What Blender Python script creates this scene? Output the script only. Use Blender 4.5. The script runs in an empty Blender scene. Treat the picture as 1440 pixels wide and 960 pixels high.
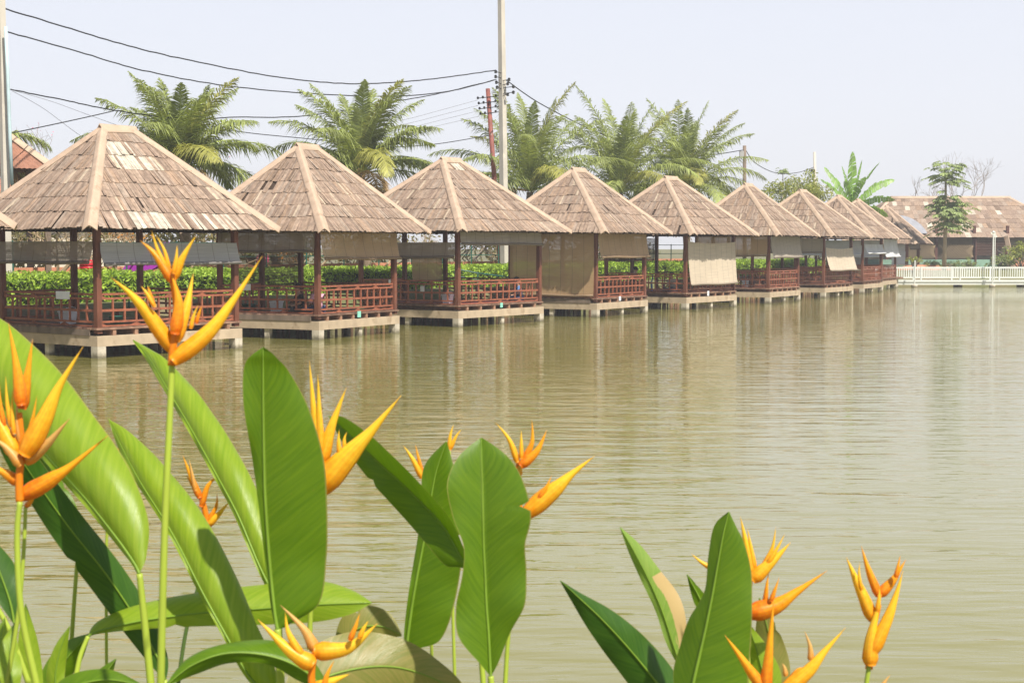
import bpy, math, random
from math import sin, cos, pi, radians as rad
from mathutils import Vector, Matrix, noise
V = Vector
sc = bpy.context.scene
COL = sc.collection

# ------------------------------------------------------------------ camera
F = 2104.0; PIT = 0.062; CAMZ = 2.75
cam_d = bpy.data.cameras.new('camera'); cam = bpy.data.objects.new('camera', cam_d); COL.objects.link(cam)
cam.location = (0, 0, CAMZ); cam.rotation_euler = (pi/2 - PIT, 0, 0)
cam_d.lens = F*36/1440; cam_d.sensor_width = 36; cam_d.sensor_fit = 'HORIZONTAL'
cam_d.clip_start = 0.05; cam_d.clip_end = 6000
cam_d.dof.use_dof = True; cam_d.dof.focus_distance = 45; cam_d.dof.aperture_fstop = 18
sc.camera = cam
# ------------------------------------------------------------------ light
SUN_EL = rad(54); SD = V((.54, -.84)).normalized()
SUN = V((SD.x*cos(SUN_EL), SD.y*cos(SUN_EL), sin(SUN_EL)))
w = bpy.data.worlds.new('World'); sc.world = w; w.use_nodes = True
nt = w.node_tree; nt.nodes.clear()
sky = nt.nodes.new('ShaderNodeTexSky'); sky.sky_type = 'NISHITA'; sky.sun_disc = False
sky.sun_elevation = SUN_EL; sky.sun_rotation = math.atan2(SD.x, SD.y)
sky.dust_density = 3.0; sky.air_density = 1.0; sky.ozone_density = 2.0; sky.altitude = 50
mixw = nt.nodes.new('ShaderNodeMix'); mixw.data_type = 'RGBA'
mixw.inputs[0].default_value = 0.85
geo = nt.nodes.new('ShaderNodeTexCoord'); sepw = nt.nodes.new('ShaderNodeSeparateXYZ'); nt.links.new(geo.outputs['Generated'], sepw.inputs[0])
rmpw = nt.nodes.new('ShaderNodeValToRGB'); nt.links.new(sepw.outputs[2], rmpw.inputs[0])   # milky haze low in the sky, thinning towards the zenith
els = rmpw.color_ramp.elements; els[0].position = 0.0; els[0].color = (.71, .71, .74, 1); els[1].position = .75; els[1].color = (.20, .235, .31, 1)
for pos_, c_ in ((.10, (.70, .71, .765, 1)), (.24, (.63, .65, .725, 1)), (.42, (.36, .40, .49, 1))):
    e_ = els.new(pos_); e_.color = c_
sclw = nt.nodes.new('ShaderNodeVectorMath'); sclw.operation = 'SCALE'; sclw.inputs['Scale'].default_value = 9.0
nt.links.new(rmpw.outputs[0], sclw.inputs[0]); nt.links.new(sclw.outputs[0], mixw.inputs[7])
bg = nt.nodes.new('ShaderNodeBackground'); bg.inputs[1].default_value = 0.10
ow = nt.nodes.new('ShaderNodeOutputWorld')
nt.links.new(sky.outputs[0], mixw.inputs[6]); nt.links.new(mixw.outputs[2], bg.inputs[0]); nt.links.new(bg.outputs[0], ow.inputs[0])
sl = bpy.data.lights.new('sun', 'SUN'); sl.energy = 5.0; sl.angle = rad(1.0); sl.color = (1, .93, .82)
so = bpy.data.objects.new('sun', sl); COL.objects.link(so); so.location = (20, -30, 40)
so.rotation_euler = SUN.to_track_quat('Z', 'Y').to_euler()
sc.view_settings.view_transform = 'Standard'; sc.view_settings.look = 'None'
sc.view_settings.exposure = 0.65; sc.view_settings.gamma = 1

# ------------------------------------------------------------------ helpers
R_ = V((1, 0, 0)); FW = V((0, cos(PIT), -sin(PIT))); UP = V((0, sin(PIT), cos(PIT))); CAM = V((0, 0, CAMZ))
def at(px, py, D): return CAM + (FW + R_*((px-720)/F) + UP*((480-py)/F))*D

class MB:
    def __init__(s): s.v = []; s.f = []; s.c = []; s.uv = None; s.sm = False
    def face(s, pts, col=None):
        n = len(s.v); s.v += [tuple(p) for p in pts]; s.f.append(tuple(range(n, n+len(pts)))); s.c.append(col or (1, 1, 1))
    def mesh(s, vs, fs, col=None):
        n = len(s.v); s.v += [tuple(p) for p in vs]
        for f in fs: s.f.append(tuple(n+i for i in f)); s.c.append(col or (1, 1, 1))
    def box(s, a, b, col=None):
        (x0, y0, z0), (x1, y1, z1) = a, b
        s.mesh([(x0,y0,z0),(x1,y0,z0),(x1,y1,z0),(x0,y1,z0),(x0,y0,z1),(x1,y0,z1),(x1,y1,z1),(x0,y1,z1)],
               [(0,3,2,1),(4,5,6,7),(0,1,5,4),(1,2,6,5),(2,3,7,6),(3,0,4,7)], col)
    def bar(s, p, q, w, h=None, up=(0, 0, 1), col=None):
        p = V(p); q = V(q); h = h or w; d = (q-p).normalized(); u = V(up)
        if abs(d.dot(u)) > .98: u = V((1, 0, 0))
        r = d.cross(u).normalized(); u = r.cross(d)
        vs = [c + r*i*w/2 + u*j*h/2 for c in (p, q) for i, j in ((-1,-1),(1,-1),(1,1),(-1,1))]
        s.mesh(vs, [(0,3,2,1),(4,5,6,7),(0,1,5,4),(1,2,6,5),(2,3,7,6),(3,0,4,7)], col)
    def tube(s, pts, rs, n=6, col=None, cap=True):
        pts = [V(p) for p in pts]; N = len(pts)
        if not hasattr(rs, '__len__'): rs = [rs]*N
        vs = []; prev = None
        for i, p in enumerate(pts):
            d = (pts[min(i+1, N-1)] - pts[max(i-1, 0)]).normalized()
            if prev is None:
                u = V((0, 0, 1)) if abs(d.z) < .9 else V((1, 0, 0)); a = d.cross(u).normalized()
            else:
                a = (prev - d*prev.dot(d)).normalized()
            prev = a; b = d.cross(a)
            for k in range(n): vs.append(p + (a*cos(2*pi*k/n) + b*sin(2*pi*k/n))*rs[i])
        fs = [(i*n+k, i*n+(k+1) % n, (i+1)*n+(k+1) % n, (i+1)*n+k) for i in range(N-1) for k in range(n)]
        if cap: fs += [tuple(range(n-1, -1, -1)), tuple(range((N-1)*n, N*n))]
        s.mesh(vs, fs, col)
    def lathe(s, c, prof, n=12, col=None):
        c = V(c); vs = []; N = len(prof)
        for r, z in prof:
            for k in range(n): vs.append(c + V((r*cos(2*pi*k/n), r*sin(2*pi*k/n), z)))
        fs = [(i*n+k, i*n+(k+1) % n, (i+1)*n+(k+1) % n, (i+1)*n+k) for i in range(N-1) for k in range(n)]
        fs += [tuple(range(n-1, -1, -1)), tuple(range((N-1)*n, N*n))]
        s.mesh(vs, fs, col)
    def build(s, name, mat, parent=None, smooth=False):
        me = bpy.data.meshes.new(name); me.from_pydata(s.v, [], s.f)
        a = me.attributes.new('col', 'FLOAT_VECTOR', 'FACE')
        a.data.foreach_set('vector', [x for c in s.c for x in c])
        if smooth or s.sm: me.polygons.foreach_set('use_smooth', [True]*len(me.polygons))
        o = bpy.data.objects.new(name, me); COL.objects.link(o)
        for m in (mat if isinstance(mat, (list, tuple)) else [mat]): me.materials.append(m)
        if parent: o.parent = parent
        return o
def thing(name, label, cat, loc=(0, 0, 0), rz=0, group=None):
    o = bpy.data.objects.new(name, None); COL.objects.link(o); o.location = loc; o.rotation_euler = (0, 0, rz)
    o.empty_display_size = .2
    o['label'] = label; o['category'] = cat
    if group: o['group'] = group
    return o
def tag(o, label, cat, group=None):
    o['label'] = label; o['category'] = cat
    if group: o['group'] = group
    return o
def struct(o, kind='structure'): o['kind'] = kind; return o

# ------------------------------------------------------------------ materials
def newmat(name):
    m = bpy.data.materials.new(name); m.use_nodes = True; t = m.node_tree
    return m, t, t.nodes['Principled BSDF'], t.nodes['Material Output']
def N(t, typ, **k):
    n = t.nodes.new(typ)
    for a, b in k.items(): setattr(n, a, b)
    return n
def mathn(t, op, a, b=None, c=None):
    n = N(t, 'ShaderNodeMath', operation=op)
    for i, x in enumerate((a, b, c)):
        if x is None: continue
        if hasattr(x, 'is_linked') or hasattr(x, 'links'): t.links.new(x, n.inputs[i])
        else: n.inputs[i].default_value = x
    return n.outputs[0]
def mixc(t, fac, a, b, mode='MIX'):
    n = N(t, 'ShaderNodeMix', data_type='RGBA', blend_type=mode)
    for i, x in ((0, fac), (6, a), (7, b)):
        if hasattr(x, 'links'): t.links.new(x, n.inputs[i])
        elif i == 0: n.inputs[0].default_value = x
        else: n.inputs[i].default_value = (*x, 1)
    return n.outputs[2]
def ramp(t, fac, stops):
    n = N(t, 'ShaderNodeValToRGB'); t.links.new(fac, n.inputs[0])
    e = n.color_ramp.elements
    e[0].position = stops[0][0]; e[0].color = (*stops[0][1], 1); e[1].position = stops[-1][0]; e[1].color = (*stops[-1][1], 1)
    for p, c in stops[1:-1]:
        x = e.new(p); x.color = (*c, 1)
    return n.outputs[0]
def noisen(t, scale, detail=4, vec=None, sx=(1, 1, 1), rough=.55):
    tc = N(t, 'ShaderNodeTexCoord'); mp = N(t, 'ShaderNodeMapping'); mp.inputs['Scale'].default_value = sx
    t.links.new(vec or tc.outputs['Object'], mp.inputs[0])
    n = N(t, 'ShaderNodeTexNoise'); n.inputs['Scale'].default_value = scale; n.inputs['Detail'].default_value = detail
    n.inputs['Roughness'].default_value = rough
    t.links.new(mp.outputs[0], n.inputs['Vector']); return n.outputs['Fac']
def simple(name, col, var=.25, scale=6, rough=.7, attr=False, bump=.0, metal=0, sx=(1, 1, 1), dirt=None, spec=.3):
    m, t, p, o = newmat(name)
    f = noisen(t, scale, 5, sx=sx)
    lo = tuple(c*(1-var) for c in col); hi = tuple(min(1, c*(1+var)) for c in col)
    c = ramp(t, f, [(.3, lo), (.7, hi)])
    if dirt:
        f2 = noisen(t, dirt[1], 6, rough=.7)
        r = ramp(t, f2, [(dirt[2], (0, 0, 0)), (dirt[2]+.15, (1, 1, 1))])
        c = mixc(t, r, c, dirt[0])
    if attr:
        a = N(t, 'ShaderNodeAttribute', attribute_name='col'); c = mixc(t, 1.0, c, a.outputs['Vector'], 'MULTIPLY')
    t.links.new(c, p.inputs['Base Color']); p.inputs['Roughness'].default_value = rough; p.inputs['Metallic'].default_value = metal
    p.inputs['Specular IOR Level'].default_value = spec
    if bump:
        b = N(t, 'ShaderNodeBump'); b.inputs['Strength'].default_value = bump; b.inputs['Distance'].default_value = .02
        t.links.new(f, b.inputs['Height']); t.links.new(b.outputs[0], p.inputs['Normal'])
    return m
def foliage(name, col, trans=.35, var=.3, rough=.45, scale=3):
    m, t, p, o = newmat(name)
    a = N(t, 'ShaderNodeAttribute', attribute_name='col')
    f = noisen(t, scale, 3)
    c = ramp(t, f, [(.3, tuple(x*(1-var) for x in col)), (.7, tuple(x*(1+var) for x in col))])
    c = mixc(t, 1.0, c, a.outputs['Vector'], 'MULTIPLY')
    t.links.new(c, p.inputs['Base Color']); p.inputs['Roughness'].default_value = rough; p.inputs['Specular IOR Level'].default_value = .35
    tr = N(t, 'ShaderNodeBsdfTranslucent'); mx = N(t, 'ShaderNodeMixShader'); mx.inputs[0].default_value = trans
    t.links.new(mixc(t, 1.0, c, (1.5, 1.5, .7), 'MULTIPLY'), tr.inputs[0])
    t.links.new(p.outputs[0], mx.inputs[1]); t.links.new(tr.outputs[0], mx.inputs[2]); t.links.new(mx.outputs[0], o.inputs[0])
    return m

M = {}
M['shingle'] = simple('shingle_wood', (.80, .80, .80), .3, 9, .85, attr=True, bump=.4, sx=(1, 1, .3))
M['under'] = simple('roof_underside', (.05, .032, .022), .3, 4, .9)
M['cap'] = simple('ridge_sheet', (.43, .32, .235), .12, 3, .75, dirt=((.32, .22, .15), 2.5, .56))
M['post'] = simple('red_brown_paint', (.155, .058, .034), .3, 5, .55, sx=(1, 1, .3), dirt=((.10, .05, .035), 7, .58))
M['rail'] = simple('rail_paint', (.27, .092, .05), .3, 7, .5, dirt=((.16, .07, .05), 9, .58))
M['deckwood'] = simple('deck_wood', (.22, .13, .09), .45, 6, .8, attr=True, sx=(1, 1, 1))
M['concrete'] = simple('beam_concrete', (.44, .35, .245), .14, 3, .85, dirt=((.30, .22, .14), 2.2, .56), bump=.2)
M['pile'] = simple('pile_concrete', (.52, .47, .38), .18, 5, .85, dirt=((.24, .19, .12), 4, .55), bump=.3)
t = M['pile'].node_tree; p = t.nodes['Principled BSDF']; src_ = p.inputs['Base Color'].links[0].from_socket
tc = N(t, 'ShaderNodeTexCoord'); sp_ = N(t, 'ShaderNodeSeparateXYZ'); t.links.new(tc.outputs['Object'], sp_.inputs[0])
zz = mathn(t, 'ADD', sp_.outputs[2], mathn(t, 'MULTIPLY', noisen(t, 5, 4), .16))
st_ = mathn(t, 'SUBTRACT', 1.0, mathn(t, 'SMOOTH_MIN', mathn(t, 'MAXIMUM', mathn(t, 'MULTIPLY_ADD', zz, 9.0, -1.1), 0.0), 1.0, .1))
t.links.new(mixc(t, mathn(t, 'MULTIPLY', st_, .8), src_, (.085, .075, .035)), p.inputs['Base Color'])
M['joist'] = simple('joist_wood', (.30, .17, .11), .3, 8, .8)
M['white'] = simple('white_paint', (.62, .64, .60), .06, 4, .5, dirt=((.5, .47, .4), 6, .66))
M['polec'] = simple('pole_concrete', (.47, .44, .38), .12, 2, .85, sx=(1, 1, .4), dirt=((.6, .55, .46), 1.4, .55))
M['rustpole'] = simple('rust_paint', (.22, .07, .055), .3, 4, .6, dirt=((.42, .36, .3), 3, .6))
M['wood'] = simple('weathered_wood', (.17, .13, .10), .3, 4, .85, sx=(1, 1, .3))
M['twig'] = simple('bare_twig', (.36, .27, .17), .3, 6, .85)
M['greytwig'] = simple('grey_twig', (.24, .20, .17), .3, 6, .85)
M['bark'] = simple('palm_bark', (.20, .15, .10), .35, 7, .9, sx=(1, 1, 4), bump=.4)
M['papbark'] = simple('papaya_bark', (.36, .28, .18), .25, 7, .85, sx=(1, 1, 3))
M['wire'] = simple('cable', (.02, .02, .022), .1, 4, .5)
M['thinwire'] = simple('thin_cable', (.22, .22, .24), .1, 4, .5)
M['black'] = simple('black_ceramic', (.02, .02, .02), .2, 4, .3)
M['bluepipe'] = simple('light_blue_pipe', (.40, .52, .54), .1, 4, .45)
M['green'] = simple('green_paint', (.02, .10, .075), .2, 5, .45)
M['tin'] = simple('tin_roof', (.27, .13, .085), .25, 4, .6)
M['grey'] = simple('grey_render', (.35, .35, .34), .15, 3, .8)
M['cream'] = simple('cream_render', (.62, .56, .46), .1, 3, .8)
M['salmon'] = simple('salmon_render', (.50, .22, .13), .2, 3, .8)
M['pot'] = simple('grey_pot', (.20, .20, .19), .2, 6, .7)
M['purple'] = simple('purple_plastic', (.30, .03, .33), .1, 3, .35)
M['red'] = simple('red_plastic', (.5, .02, .03), .1, 3, .4)
M['blue'] = simple('blue_plastic', (.02, .13, .50), .1, 3, .35)
M['mat'] = simple('woven_mat', (.30, .07, .08), .3, 9, .8)
M['signw'] = simple('white_board', (.75, .76, .78), .05, 3, .5)
M['mint'] = simple('mint_plastic', (.25, .62, .50), .1, 3, .4)
M['skin'] = simple('skin', (.42, .24, .16), .1, 5, .55)
M['hair'] = simple('black_hair', (.012, .010, .010), .2, 9, .45)
M['greypatch'] = simple('grey_patch', (.26, .27, .30), .15, 3, .7)
M['clothw'] = simple('grey_cloth', (.50, .51, .52), .12, 2, .85)
M['lattice'] = simple('brown_lattice', (.10, .045, .035), .25, 5, .6)
M['greenwall'] = simple('faded_green_panel', (.22, .36, .28), .12, 3, .8)
M['tiles'] = simple('clay_tiles', (.42, .17, .10), .25, 6, .75)
for nm, c in (('pink', (.60, .33, .42)), ('dark', (.02, .02, .025)), ('lilac', (.5, .42, .5)), ('denim', (.04, .06, .14)), ('shirtblue', (.10, .22, .48)), ('pinkred', (.62, .10, .20)), ('magenta', (.38, .05, .26)), ('greycl', (.35, .34, .34))):
    M['c_'+nm] = simple('cloth_'+nm, c, .15, 8, .85)
M['hedge'] = foliage('hedge_leaf', (.27, .40, .05), .3, .35, .5, 2)
M['palm'] = foliage('palm_leaf', (.235, .275, .10), .3, .4, .4, 1.2)
M['palmy'] = foliage('palm_leaf_yellow', (.31, .31, .095), .35, .25, .45, 1.2)
M['deadf'] = foliage('dead_frond', (.26, .17, .08), .3, .2, .6, 1.2)
M['banana'] = foliage('banana_leaf', (.17, .30, .055), .35, .3, .4, 1.5)
M['leafy'] = foliage('shrub_leaf', (.26, .29, .06), .3, .3, .5, 2)
M['papaya'] = foliage('papaya_leaf', (.24, .30, .12), .3, .3, .5, 2)
M['dry'] = foliage('dry_leaf', (.20, .18, .085), .3, .25, .6, 2)
M['orangefl'] = foliage('orange_blossom', (.6, .25, .03), .3, .2, .5, 2)

def blindmat(name, col, alpha, shade=.62):
    m, t, p, o = newmat(name)
    tc = N(t, 'ShaderNodeTexCoord'); sp = N(t, 'ShaderNodeSeparateXYZ'); t.links.new(tc.outputs['UV'], sp.inputs[0])
    f = noisen(t, 3, 4, vec=tc.outputs['UV'], sx=(.25, 22, 1))
    f2 = noisen(t, 1.2, 4, vec=tc.outputs['UV'])
    c = ramp(t, f, [(.3, tuple(x*shade for x in col)), (.7, tuple(min(1, x*1.12) for x in col))])
    c = mixc(t, mathn(t, 'MULTIPLY', f2, .5), c, tuple(x*.6 for x in col))
    # strings every 0.55 m, slats every 12 mm
    st = mathn(t, 'LESS_THAN', mathn(t, 'FRACT', mathn(t, 'DIVIDE', sp.outputs[0], .52)), .035)
    c = mixc(t, mathn(t, 'MULTIPLY', st, .55), c, (.12, .09, .07))
    t.links.new(c, p.inputs['Base Color']); p.inputs['Roughness'].default_value = .7
    tl = N(t, 'ShaderNodeBsdfTranslucent'); t.links.new(c, tl.inputs[0])
    m0 = N(t, 'ShaderNodeMixShader'); m0.inputs[0].default_value = .25
    t.links.new(p.outputs[0], m0.inputs[1]); t.links.new(tl.outputs[0], m0.inputs[2])
    tr = N(t, 'ShaderNodeBsdfTransparent'); m1 = N(t, 'ShaderNodeMixShader')
    gap = mathn(t, 'MULTIPLY', mathn(t, 'GREATER_THAN', f, .47), alpha*1.6)
    t.links.new(gap, m1.inputs[0]); t.links.new(m0.outputs[0], m1.inputs[1]); t.links.new(tr.outputs[0], m1.inputs[2])
    t.links.new(m1.outputs[0], o.inputs[0]); return m
M['b_grey'] = blindmat('blind_grey', (.56, .56, .56), .03)
M['b_mix'] = blindmat('blind_weathered', (.56, .49, .40), .05, .6)
M['b_tan'] = blindmat('blind_tan', (.68, .46, .25), .10)
M['b_cream'] = blindmat('blind_cream', (.80, .68, .52), .02)
M['b_brown'] = blindmat('blind_brown', (.44, .36, .28), .10)
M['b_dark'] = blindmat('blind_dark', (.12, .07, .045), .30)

def heliconia_mat(name, c1, c2, trans=.3, dry=False):
    m, t, p, o = newmat(name)
    tc = N(t, 'ShaderNodeTexCoord'); sp = N(t, 'ShaderNodeSeparateXYZ'); t.links.new(tc.outputs['UV'], sp.inputs[0])
    u = sp.outputs[0]; v = sp.outputs[1]; au = mathn(t, 'ABSOLUTE', u)
    ph = mathn(t, 'ADD', mathn(t, 'MULTIPLY', v, 260.0), mathn(t, 'MULTIPLY', au, -42.0))
    wob = mathn(t, 'MULTIPLY', noisen(t, 9, 2, vec=tc.outputs['UV']), 14.0)
    cb = N(t, 'ShaderNodeCombineXYZ'); t.links.new(mathn(t, 'MULTIPLY', ph, .22), cb.inputs[0]); t.links.new(mathn(t, 'MULTIPLY', u, 1.1), cb.inputs[1])
    nz = noisen(t, 1.0, 3, vec=cb.outputs[0]); nh = noisen(t, 4.5, 3, vec=cb.outputs[0], sx=(1, .3, 1))
    h = mathn(t, 'MULTIPLY_ADD', nh, 5.0, -2.5)
    c = ramp(t, nz, [(.3, c1), (.68, c2)])
    c = mixc(t, mathn(t, 'MULTIPLY_ADD', h, .07, .07), c, tuple(x*.62 for x in c1))
    mid = mathn(t, 'LESS_THAN', au, .035)
    c = mixc(t, mathn(t, 'MULTIPLY', mid, .4), c, (.26, .34, .06))
    sp_ = noisen(t, 26, 3, vec=tc.outputs['UV'], sx=(1, 3, 1))
    c = mixc(t, mathn(t, 'MULTIPLY', mathn(t, 'GREATER_THAN', sp_, .70), .5), c, (.20, .13, .04))
    ed = mathn(t, 'GREATER_THAN', au, .975)
    c = mixc(t, mathn(t, 'MULTIPLY', ed, .5), c, (.30, .24, .08))
    if dry:
        b = mathn(t, 'ADD', mathn(t, 'MULTIPLY', u, 1.0), mathn(t, 'MULTIPLY', noisen(t, 4, 4, vec=tc.outputs['UV']), .8))
        b2 = mathn(t, 'MULTIPLY', mathn(t, 'GREATER_THAN', b, .75), mathn(t, 'LESS_THAN', v, .62))
        c = mixc(t, b2, c, (.50, .36, .17))
    t.links.new(c, p.inputs['Base Color']); p.inputs['Roughness'].default_value = .36; p.inputs['Specular IOR Level'].default_value = .42
    bp = N(t, 'ShaderNodeBump'); bp.inputs['Strength'].default_value = .2; bp.inputs['Distance'].default_value = .001
    t.links.new(h, bp.inputs['Height']); t.links.new(bp.outputs[0], p.inputs['Normal'])
    tr = N(t, 'ShaderNodeBsdfTranslucent'); mx = N(t, 'ShaderNodeMixShader'); mx.inputs[0].default_value = trans
    t.links.new(mixc(t, 1.0, c, (1.5, 1.6, .6), 'MULTIPLY'), tr.inputs[0])
    t.links.new(p.outputs[0], mx.inputs[1]); t.links.new(tr.outputs[0], mx.inputs[2]); t.links.new(mx.outputs[0], o.inputs[0])
    return m
M['h_lime'] = heliconia_mat('heliconia_lime', (.165, .27, .010), (.255, .35, .028))
M['h_mid'] = heliconia_mat('heliconia_green', (.070, .150, .003), (.115, .205, .006))
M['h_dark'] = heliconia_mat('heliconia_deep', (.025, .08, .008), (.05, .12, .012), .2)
M['h_old'] = heliconia_mat('heliconia_old', (.16, .18, .035), (.26, .22, .07))
M['h_dry'] = heliconia_mat('heliconia_dry_edge', (.16, .28, .04), (.24, .34, .07), .3, True)
def bractmat(name, base, tip):
    m, t, p, o = newmat(name)
    tc = N(t, 'ShaderNodeTexCoord'); sp = N(t, 'ShaderNodeSeparateXYZ'); t.links.new(tc.outputs['UV'], sp.inputs[0])
    n = noisen(t, 3, 4, vec=tc.outputs['UV'], sx=(2, 5, 1))
    k = mathn(t, 'ADD', sp.outputs[1], mathn(t, 'MULTIPLY', mathn(t, 'SUBTRACT', n, .5), .9))
    c = ramp(t, k, [(.0, base), (.55, tip), (.93, tip), (1.0, (.45, .22, .05))])
    st = mathn(t, 'SINE', mathn(t, 'MULTIPLY', sp.outputs[0], 75.0))
    c = mixc(t, mathn(t, 'MULTIPLY_ADD', st, .12, .12), c, tuple(x*.62 for x in base))
    sp2 = noisen(t, 9, 5, vec=tc.outputs['UV'], sx=(1.5, 2, 1), rough=.7); c = mixc(t, mathn(t, 'MULTIPLY', mathn(t, 'GREATER_THAN', sp2, .64), .45), c, (.36, .13, .02))
    t.links.new(c, p.inputs['Base Color']); p.inputs['Roughness'].default_value = .4; p.inputs['Specular IOR Level'].default_value = .4
    tr = N(t, 'ShaderNodeBsdfTranslucent'); mx = N(t, 'ShaderNodeMixShader'); mx.inputs[0].default_value = .3
    t.links.new(c, tr.inputs[0]); t.links.new(p.outputs[0], mx.inputs[1]); t.links.new(tr.outputs[0], mx.inputs[2]); t.links.new(mx.outputs[0], o.inputs[0])
    return m
M['br_y'] = bractmat('bract_yellow', (.84, .31, .008), (.92, .60, .035))
M['br_o'] = bractmat('bract_orange', (.72, .15, .006), (.90, .43, .015))
M['br_t'] = bractmat('bract_faded', (.70, .28, .03), (.72, .45, .14))
M['stem'] = simple('heliconia_stem', (.28, .36, .04), .2, 12, .45, sx=(1, 1, .2), dirt=((.38, .22, .06), 5, .60))
M['rib'] = simple('leaf_midrib', (.15, .25, .025), .15, 12, .45)
M['stemd'] = simple('heliconia_stem_dark', (.07, .12, .03), .2, 12, .45, sx=(1, 1, .2))

# ------------------------------------------------------------------ row of huts: fitted corners (x, y), width, heading, eave and apex
TH = 1.026
HU = [(-14.85, 30.1, 4.5, 0.0, 3.28, 5.95), (-10.38, 37.48, 4.556, -.11, 3.284, 5.94), (-5.855, 45.085, 4.228, .051, 3.305, 5.95), (-1.9, 52.42, 4.996, -.079, 3.393, 5.995),
      (3.345, 59.94, 4.461, .008, 3.414, 6.005), (7.764, 67.02, 4.66, -.072, 3.405, 6.0), (12.85, 75.05, 4.386, .023, 3.428, 6.01),
      (17.306, 83.2, 4.71, .004, 3.449, 6.02), (21.38, 91.43, 4.7, .069, 3.41, 6.0), (24.71, 100.2, 4.7, .105, 3.485, 6.04)]
RD = V((.518, .855)); RN = V((-.855, .518)); RO = V((-10.38, 37.48))
def row(s, n, z=0): p = RO + RD*s + RN*n; return V((p.x, p.y, z))

# ------------------------------------------------------------------ ground and water
POND = [(-31, 5.5), (90, 5.5), (120, 60), (120, 111.5), (26, 111.5)] + [tuple(row(s, 4.3).xy) for s in (74, 50, 25, 0, -25)] + [(-31, 14)]
def sdist(x, y):
    ins = False; d = 1e9; n = len(POND)
    for i in range(n):
        x0, y0 = POND[i]; x1, y1 = POND[(i+1) % n]
        if (y0 > y) != (y1 > y) and x < (x1-x0)*(y-y0)/(y1-y0)+x0: ins = not ins
        dx, dy = x1-x0, y1-y0; t = max(0, min(1, ((x-x0)*dx+(y-y0)*dy)/(dx*dx+dy*dy)))
        d = min(d, math.hypot(x-x0-t*dx, y-y0-t*dy))
    return -d if ins else d
def gz(x, y):
    d = sdist(x, y)
    t = max(0, min(1, (d+1.0)/1.9)); t = t*t*(3-2*t)
    return -1.0 + 2.1*t + .05*noise.noise(V((x*.5, y*.5, 0)))
def axis(lo, hi, step, far):
    a = [lo + i*step for i in range(int((hi-lo)/step)+1)]; s = step; l = a[0]; r = a[-1]; L = []; Rr = []
    while r < far: s *= 1.6; r += s; Rr.append(r)
    s = step
    while l > -far: s *= 1.6; l -= s; L.append(l)
    return L[::-1] + a + Rr
xs = axis(-34, 66, .9, 2500); ys = axis(-2, 124, .9, 2500)
g = MB(); g.sm = True
g.v = [(x, y, gz(x, y)) for y in ys for x in xs]; nx = len(xs)
g.f = [(j*nx+i, j*nx+i+1, (j+1)*nx+i+1, (j+1)*nx+i) for j in range(len(ys)-1) for i in range(nx-1)]; g.c = [(1, 1, 1)]*len(g.f)
m, t, p, o = newmat('ground_soil')
f1 = noisen(t, .35, 6); f2 = noisen(t, 9, 5)
c = ramp(t, f1, [(.38, (.20, .16, .09)), (.5, (.16, .16, .06)), (.62, (.11, .14, .04))])
c = mixc(t, mathn(t, 'MULTIPLY', f2, .6), c, (.10, .08, .045))
t.links.new(c, p.inputs['Base Color']); p.inputs['Roughness'].default_value = .95
b = N(t, 'ShaderNodeBump'); b.inputs['Strength'].default_value = .6; b.inputs['Distance'].default_value = .08; t.links.new(f2, b.inputs['Height']); t.links.new(b.outputs[0], p.inputs['Normal'])
struct(g.build('ground', m))

m, t, p, o = newmat('pond_water')
tc = N(t, 'ShaderNodeTexCoord')
def wn(scale, sx, detail, rot=0):
    mp = N(t, 'ShaderNodeMapping'); mp.inputs['Scale'].default_value = (sx[0], sx[1], 1); mp.inputs['Rotation'].default_value = (0, 0, rot)
    t.links.new(tc.outputs['Object'], mp.inputs[0])
    n = N(t, 'ShaderNodeTexNoise'); n.inputs['Scale'].default_value = scale; n.inputs['Detail'].default_value = detail; n.inputs['Distortion'].default_value = .35
    t.links.new(mp.outputs[0], n.inputs['Vector']); return n.outputs['Fac']
n1 = wn(1.0, (.75, 3.0), 2, .06); n2 = wn(1.0, (2.0, 8.0), 2, -.05); n3 = wn(1.0, (.30, 1.15), 2, .12)
hgt = mathn(t, 'ADD', mathn(t, 'ADD', mathn(t, 'MULTIPLY', n1, .018), mathn(t, 'MULTIPLY', n2, .0060)), mathn(t, 'MULTIPLY', n3, .019))
b = N(t, 'ShaderNodeBump'); b.inputs['Strength'].default_value = 1.0; b.inputs['Distance'].default_value = 1.0
t.links.new(hgt, b.inputs['Height']); t.links.new(b.outputs[0], p.inputs['Normal'])
big = noisen(t, .06, 3)
c = ramp(t, big, [(.35, (.175, .162, .036)), (.65, (.205, .192, .055))])
t.links.new(c, p.inputs['Base Color']); p.inputs['Roughness'].default_value = .03; p.inputs['IOR'].default_value = 1.52; p.inputs['Specular IOR Level'].default_value = .5
g = MB(); g.face([(-120, -3, 0), (170, -3, 0), (170, 135, 0), (-120, 135, 0)])
WATER = struct(g.build('water', m))

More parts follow.
